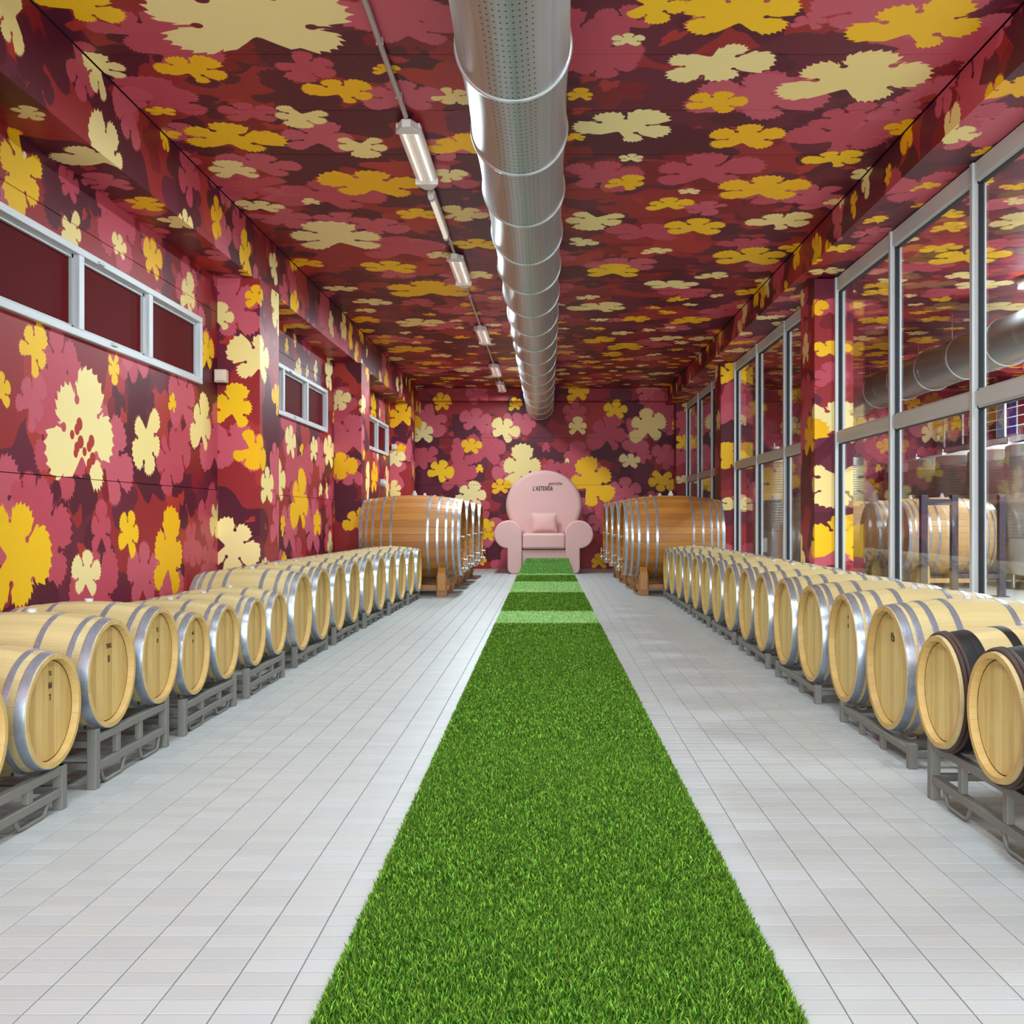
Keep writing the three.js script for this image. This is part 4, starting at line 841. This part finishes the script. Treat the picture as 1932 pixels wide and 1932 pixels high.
// small fittings on the walls
{
  const a = thing('alarm_box', 'small cream plastic box high on the nearest left column', 'alarm', [XW + 0.09, 3.4, -13.34]);
  obj('case', rbox(0.16, 0.17, 0.12, 0.015, 0, 0, 0.03), std({ color: 0xe0c4b0, roughness: 0.5 }), a);
  obj('cover', rbox(0.13, 0.13, 0.02, 0.008, 0, 0, 0.1), std({ color: 0xe6cfbd, roughness: 0.5 }), a);
  obj('bracket', rbox(0.1, 0.03, 0.09, 0.006, 0, -0.09, -0.02), std({ color: 0x2a2224 }), a);
  const b = thing('junction_box', 'tiny white box on the far left column beside the back corner', 'box', [-4.24, 3.5, -28.03]);
  obj('case', rbox(0.13, 0.15, 0.12, 0.012), aluLight, b); obj('cover', rbox(0.1, 0.12, 0.02, 0.006, 0, 0, 0.065), lampBody, b);
  const c = thing('wall_socket', 'round white socket on the left wall under the far window', 'socket', [XW + 0.04, 2.45, -26.6]);
  obj('case', cyl(0.11, 0.1, 0, 0, 0).rotateZ(Math.PI / 2), aluLight, c); obj('cap', cyl(0.07, 0.04, 0, 0, 0).rotateZ(Math.PI / 2).translate(0.06, 0, 0), lampBody, c);
  const h = thing('wall_switch', 'small dark switch on the far left column', 'switch', [-4.05, 2.0, -28.06]);
  obj('case', rbox(0.08, 0.12, 0.06, 0.008), std({ color: 0x222226 }), h); obj('key', rbox(0.04, 0.05, 0.02, 0.004, 0, 0.01, 0.035), std({ color: 0xc8c8c8 }), h);
}

// ---------------------------------------------------------------- the tank hall behind the glass
const tankSteel = std({ color: 0xbdbab4, metalness: 0.55, roughness: 0.38 });
const tankDark = std({ color: 0x9c9a95, metalness: 0.55, roughness: 0.42 });
function makeTank(label, r, h, group) {
  const t = thing('steel_tank', label, 'tank', [0, 0, 0], 0, group);
  const y0 = 0.35;
  obj('shell', new THREE.LatheGeometry([[0.001, y0 - 0.12], [r * 0.5, y0 - 0.08], [r, y0], [r, h], [r * 0.96, h + 0.03], [r * 0.35, h + 0.16], [0.001, h + 0.17]].map((a) => new THREE.Vector2(...a)), 40), tankSteel, t);
  for (const [a, b] of [[h * 0.36, h * 0.6], [h * 0.68, h * 0.92]]) {
    const pts = [[r, a]]; for (let y = a; y < b; y += 0.07) pts.push([r + 0.018, y + 0.01], [r + 0.022, y + 0.035], [r + 0.008, y + 0.065]);
    pts.push([r, b]);
    obj('cooling_jacket', new THREE.LatheGeometry(pts.map((p) => new THREE.Vector2(...p)), 40), tankDark, t);
  }
  obj('lid', [cyl(0.2, 0.07, 0, h + 0.19, 0), cyl(0.03, 0.14, 0, h + 0.26, 0)], steel, t);
  for (let k = 0; k < 4; k++) obj('leg', cyl(0.045, y0 + 0.05, Math.cos(k * 1.571 + 0.8) * r * 0.85, y0 / 2, Math.sin(k * 1.571 + 0.8) * r * 0.85, 10), steel, t);
  obj('hatch', [cyl(0.2, 0.05, 0, 0, 0).rotateX(Math.PI / 2).translate(-r * 0.7, 0.8, r * 0.72), rod([-r * 0.7, 0.8, r * 0.72], [-r * 0.7 - 0.02, 0.8, r * 0.72 + 0.12], 0.015)], steel, t);
  return t;
}
const tankPlaces = [[10.85, 30.0, 3.05], [10.85, 28.0, 3.15], [10.85, 26.0, 3.15], [10.85, 24.0, 3.15], [10.85, 22.0, 3.15]];
const tankLabels = ['farthest steel wine tank under the walkway behind the glass', 'second farthest steel wine tank under the walkway behind the glass', 'third steel wine tank from the far end of the row under the walkway', 'steel wine tank under the blue board, behind the nearest glass post', 'nearest steel wine tank of the row under the walkway, at the right photo edge'];
let tank;
tankPlaces.forEach(([x, d, h], i) => { if (!tank) { tank = makeTank(tankLabels[0], 0.9, 3.1, 'steel tanks in the hall behind the glass'); tank.position.set(x, 0, -d); } else copy(tank, [x, 0, -d], tankLabels[i], i * 0.4); });
const slim = makeTank('slim steel tank between the two far glass posts of the middle bay', 0.42, 3.3, 'slim steel tanks behind the middle glass bay'); slim.position.set(6.3, 0, -28.4);
copy(slim, [7.35, 0, -28.9], 'slim steel tank just left of the painted column, middle glass bay', 0.7);
copy(slim, [8.9, 0, -30.1], 'slim steel tank right of the painted column, by the nearest glass bay', 1.1);
{
  const w = thing('walkway', 'raised steel walkway along the tank tops behind the glass', 'walkway', [12.45, 3.62, 0]), z0 = -14, z1 = -30.9;
  obj('deck', rbox(1.3, 0.05, z0 - z1, 0.01, 0, 0, (z0 + z1) / 2), tankDark, w);
  for (const x of [-0.65, 0.6]) obj('edge_beam', rbox(0.06, 0.14, z0 - z1, 0.008, x, -0.07, (z0 + z1) / 2), aluLight, w);
  for (let z = z0 - 0.3; z > z1; z -= 3.2) obj('leg', [rbox(0.09, 3.56, 0.09, 0.006, -0.6, -1.84, z), rbox(1.2, 0.08, 0.06, 0.006, 0, -0.08, z)], tankDark, w);
  const r = thing('railing', 'white steel railing with horizontal bars along the raised walkway', 'railing', [11.82, 3.64, 0]);
  for (let z = z0 - 0.2; z > z1; z -= 1.35) obj('post', rbox(0.05, 0.98, 0.06, 0.005, 0, 0.5, z), aluLight, r);
  for (const y of [0.24, 0.48, 0.72]) obj('bar', rod([0, y, z0], [0, y, z1], 0.012, 8), aluLight, r);
  obj('handrail', rod([0, 0.98, z0], [0, 0.98, z1], 0.025, 10), aluLight, r);
  const board = thing('display_board', 'blue and pale blue board on the wall above the raised walkway', 'board', [XH - 0.03, 4.37, -29.25]);
  obj('panel', box(0.03, 0.9, 0.62, 0, 0, -0.32), std({ color: 0x8cc4f2, roughness: 0.4 }), board).userData.label = 'pale blue half';
  obj('panel', box(0.03, 0.9, 0.62, 0, 0, 0.31), std({ color: 0x2c4fc4, roughness: 0.4 }), board).userData.label = 'deep blue half';
  const tri = new THREE.Shape(); tri.moveTo(0, 0); tri.lineTo(0.5, 0); tri.lineTo(0, -0.6); tri.closePath();
  obj('print', new THREE.ExtrudeGeometry(tri, { depth: 0.004, bevelEnabled: false }).rotateY(-Math.PI / 2).translate(-0.017, 0.45, -0.6), std({ color: 0x2f7fe0, roughness: 0.4 }), board);
  obj('frame', [box(0.04, 0.03, 1.3, 0, 0.46, 0), box(0.04, 0.03, 1.3, 0, -0.46, 0), box(0.04, 0.95, 0.03, 0, 0, 0.64), box(0.04, 0.95, 0.03, 0, 0, -0.64)], aluLight, board);
}
const paleMats = new Map();
function pale(o) {   // these vats are of younger, lighter oak
  o.traverse((m) => { if (m.isMesh && (vatWood.includes(m.material) || vatHeadWood.includes(m.material))) { if (!paleMats.has(m.material)) { const c = m.material.clone(); c.color.lerp(new THREE.Color(0xdcb47c), 0.7); paleMats.set(m.material, c); } m.material = paleMats.get(m.material); } });
}
pale(copy(vat, [8.0, 0, -27.2], 'pale oak vat behind the glass beside the painted column', Math.PI));
pale(copy(vat, [8.85, 0, -24.9], 'oak vat behind the glass below the steel tanks', Math.PI));
pale(copy(vat, [8.85, 0, -22.9], 'oak vat behind the glass nearest the right photo edge', Math.PI));
{
  const t = thing('steel_stand', 'dark purple-grey steel frame standing before the vats behind the glass', 'stand', [7.37, 0, -20]);
  const m = std({ color: 0x3d3642, metalness: 0.3, roughness: 0.5 });
  for (const x of [0, 0.6, 1.53]) { obj('post', rbox(0.13, 2.0, 0.13, 0.008, x, 1.0, 0), m, t); obj('foot_plate', rbox(0.24, 0.02, 0.24, 0.004, x, 0.01, 0), m, t); }
  obj('beam', rbox(0.5, 0.12, 0.1, 0.008, 0.3, 1.86, 0), m, t);
  obj('beam', rbox(0.82, 0.08, 0.1, 0.008, 1.07, 0.4, 0), m, t);
}
const addedHallLamps = [[7.2, 4], [7.2, 9.5], [7.7, 15.7], [10.6, 12], [9.4, 17.6], [11.9, 24.5]];  // added lamps, kept out of view, that fill both halls with light
addedHallLamps.forEach(([x, d], i) => { copy(lamp0, [x, LY, -d], `added unseen fluorescent lamp on the tank hall ceiling, ${ORD[i]} of six`); areaLight(0.3, 1.6, HALL_FILL * (d > 17 ? 1.7 : 1), WHITE, [x, LY - 0.09, -d], [x, 0, -d - 0.0001]); });

renderer.render(scene, camera);
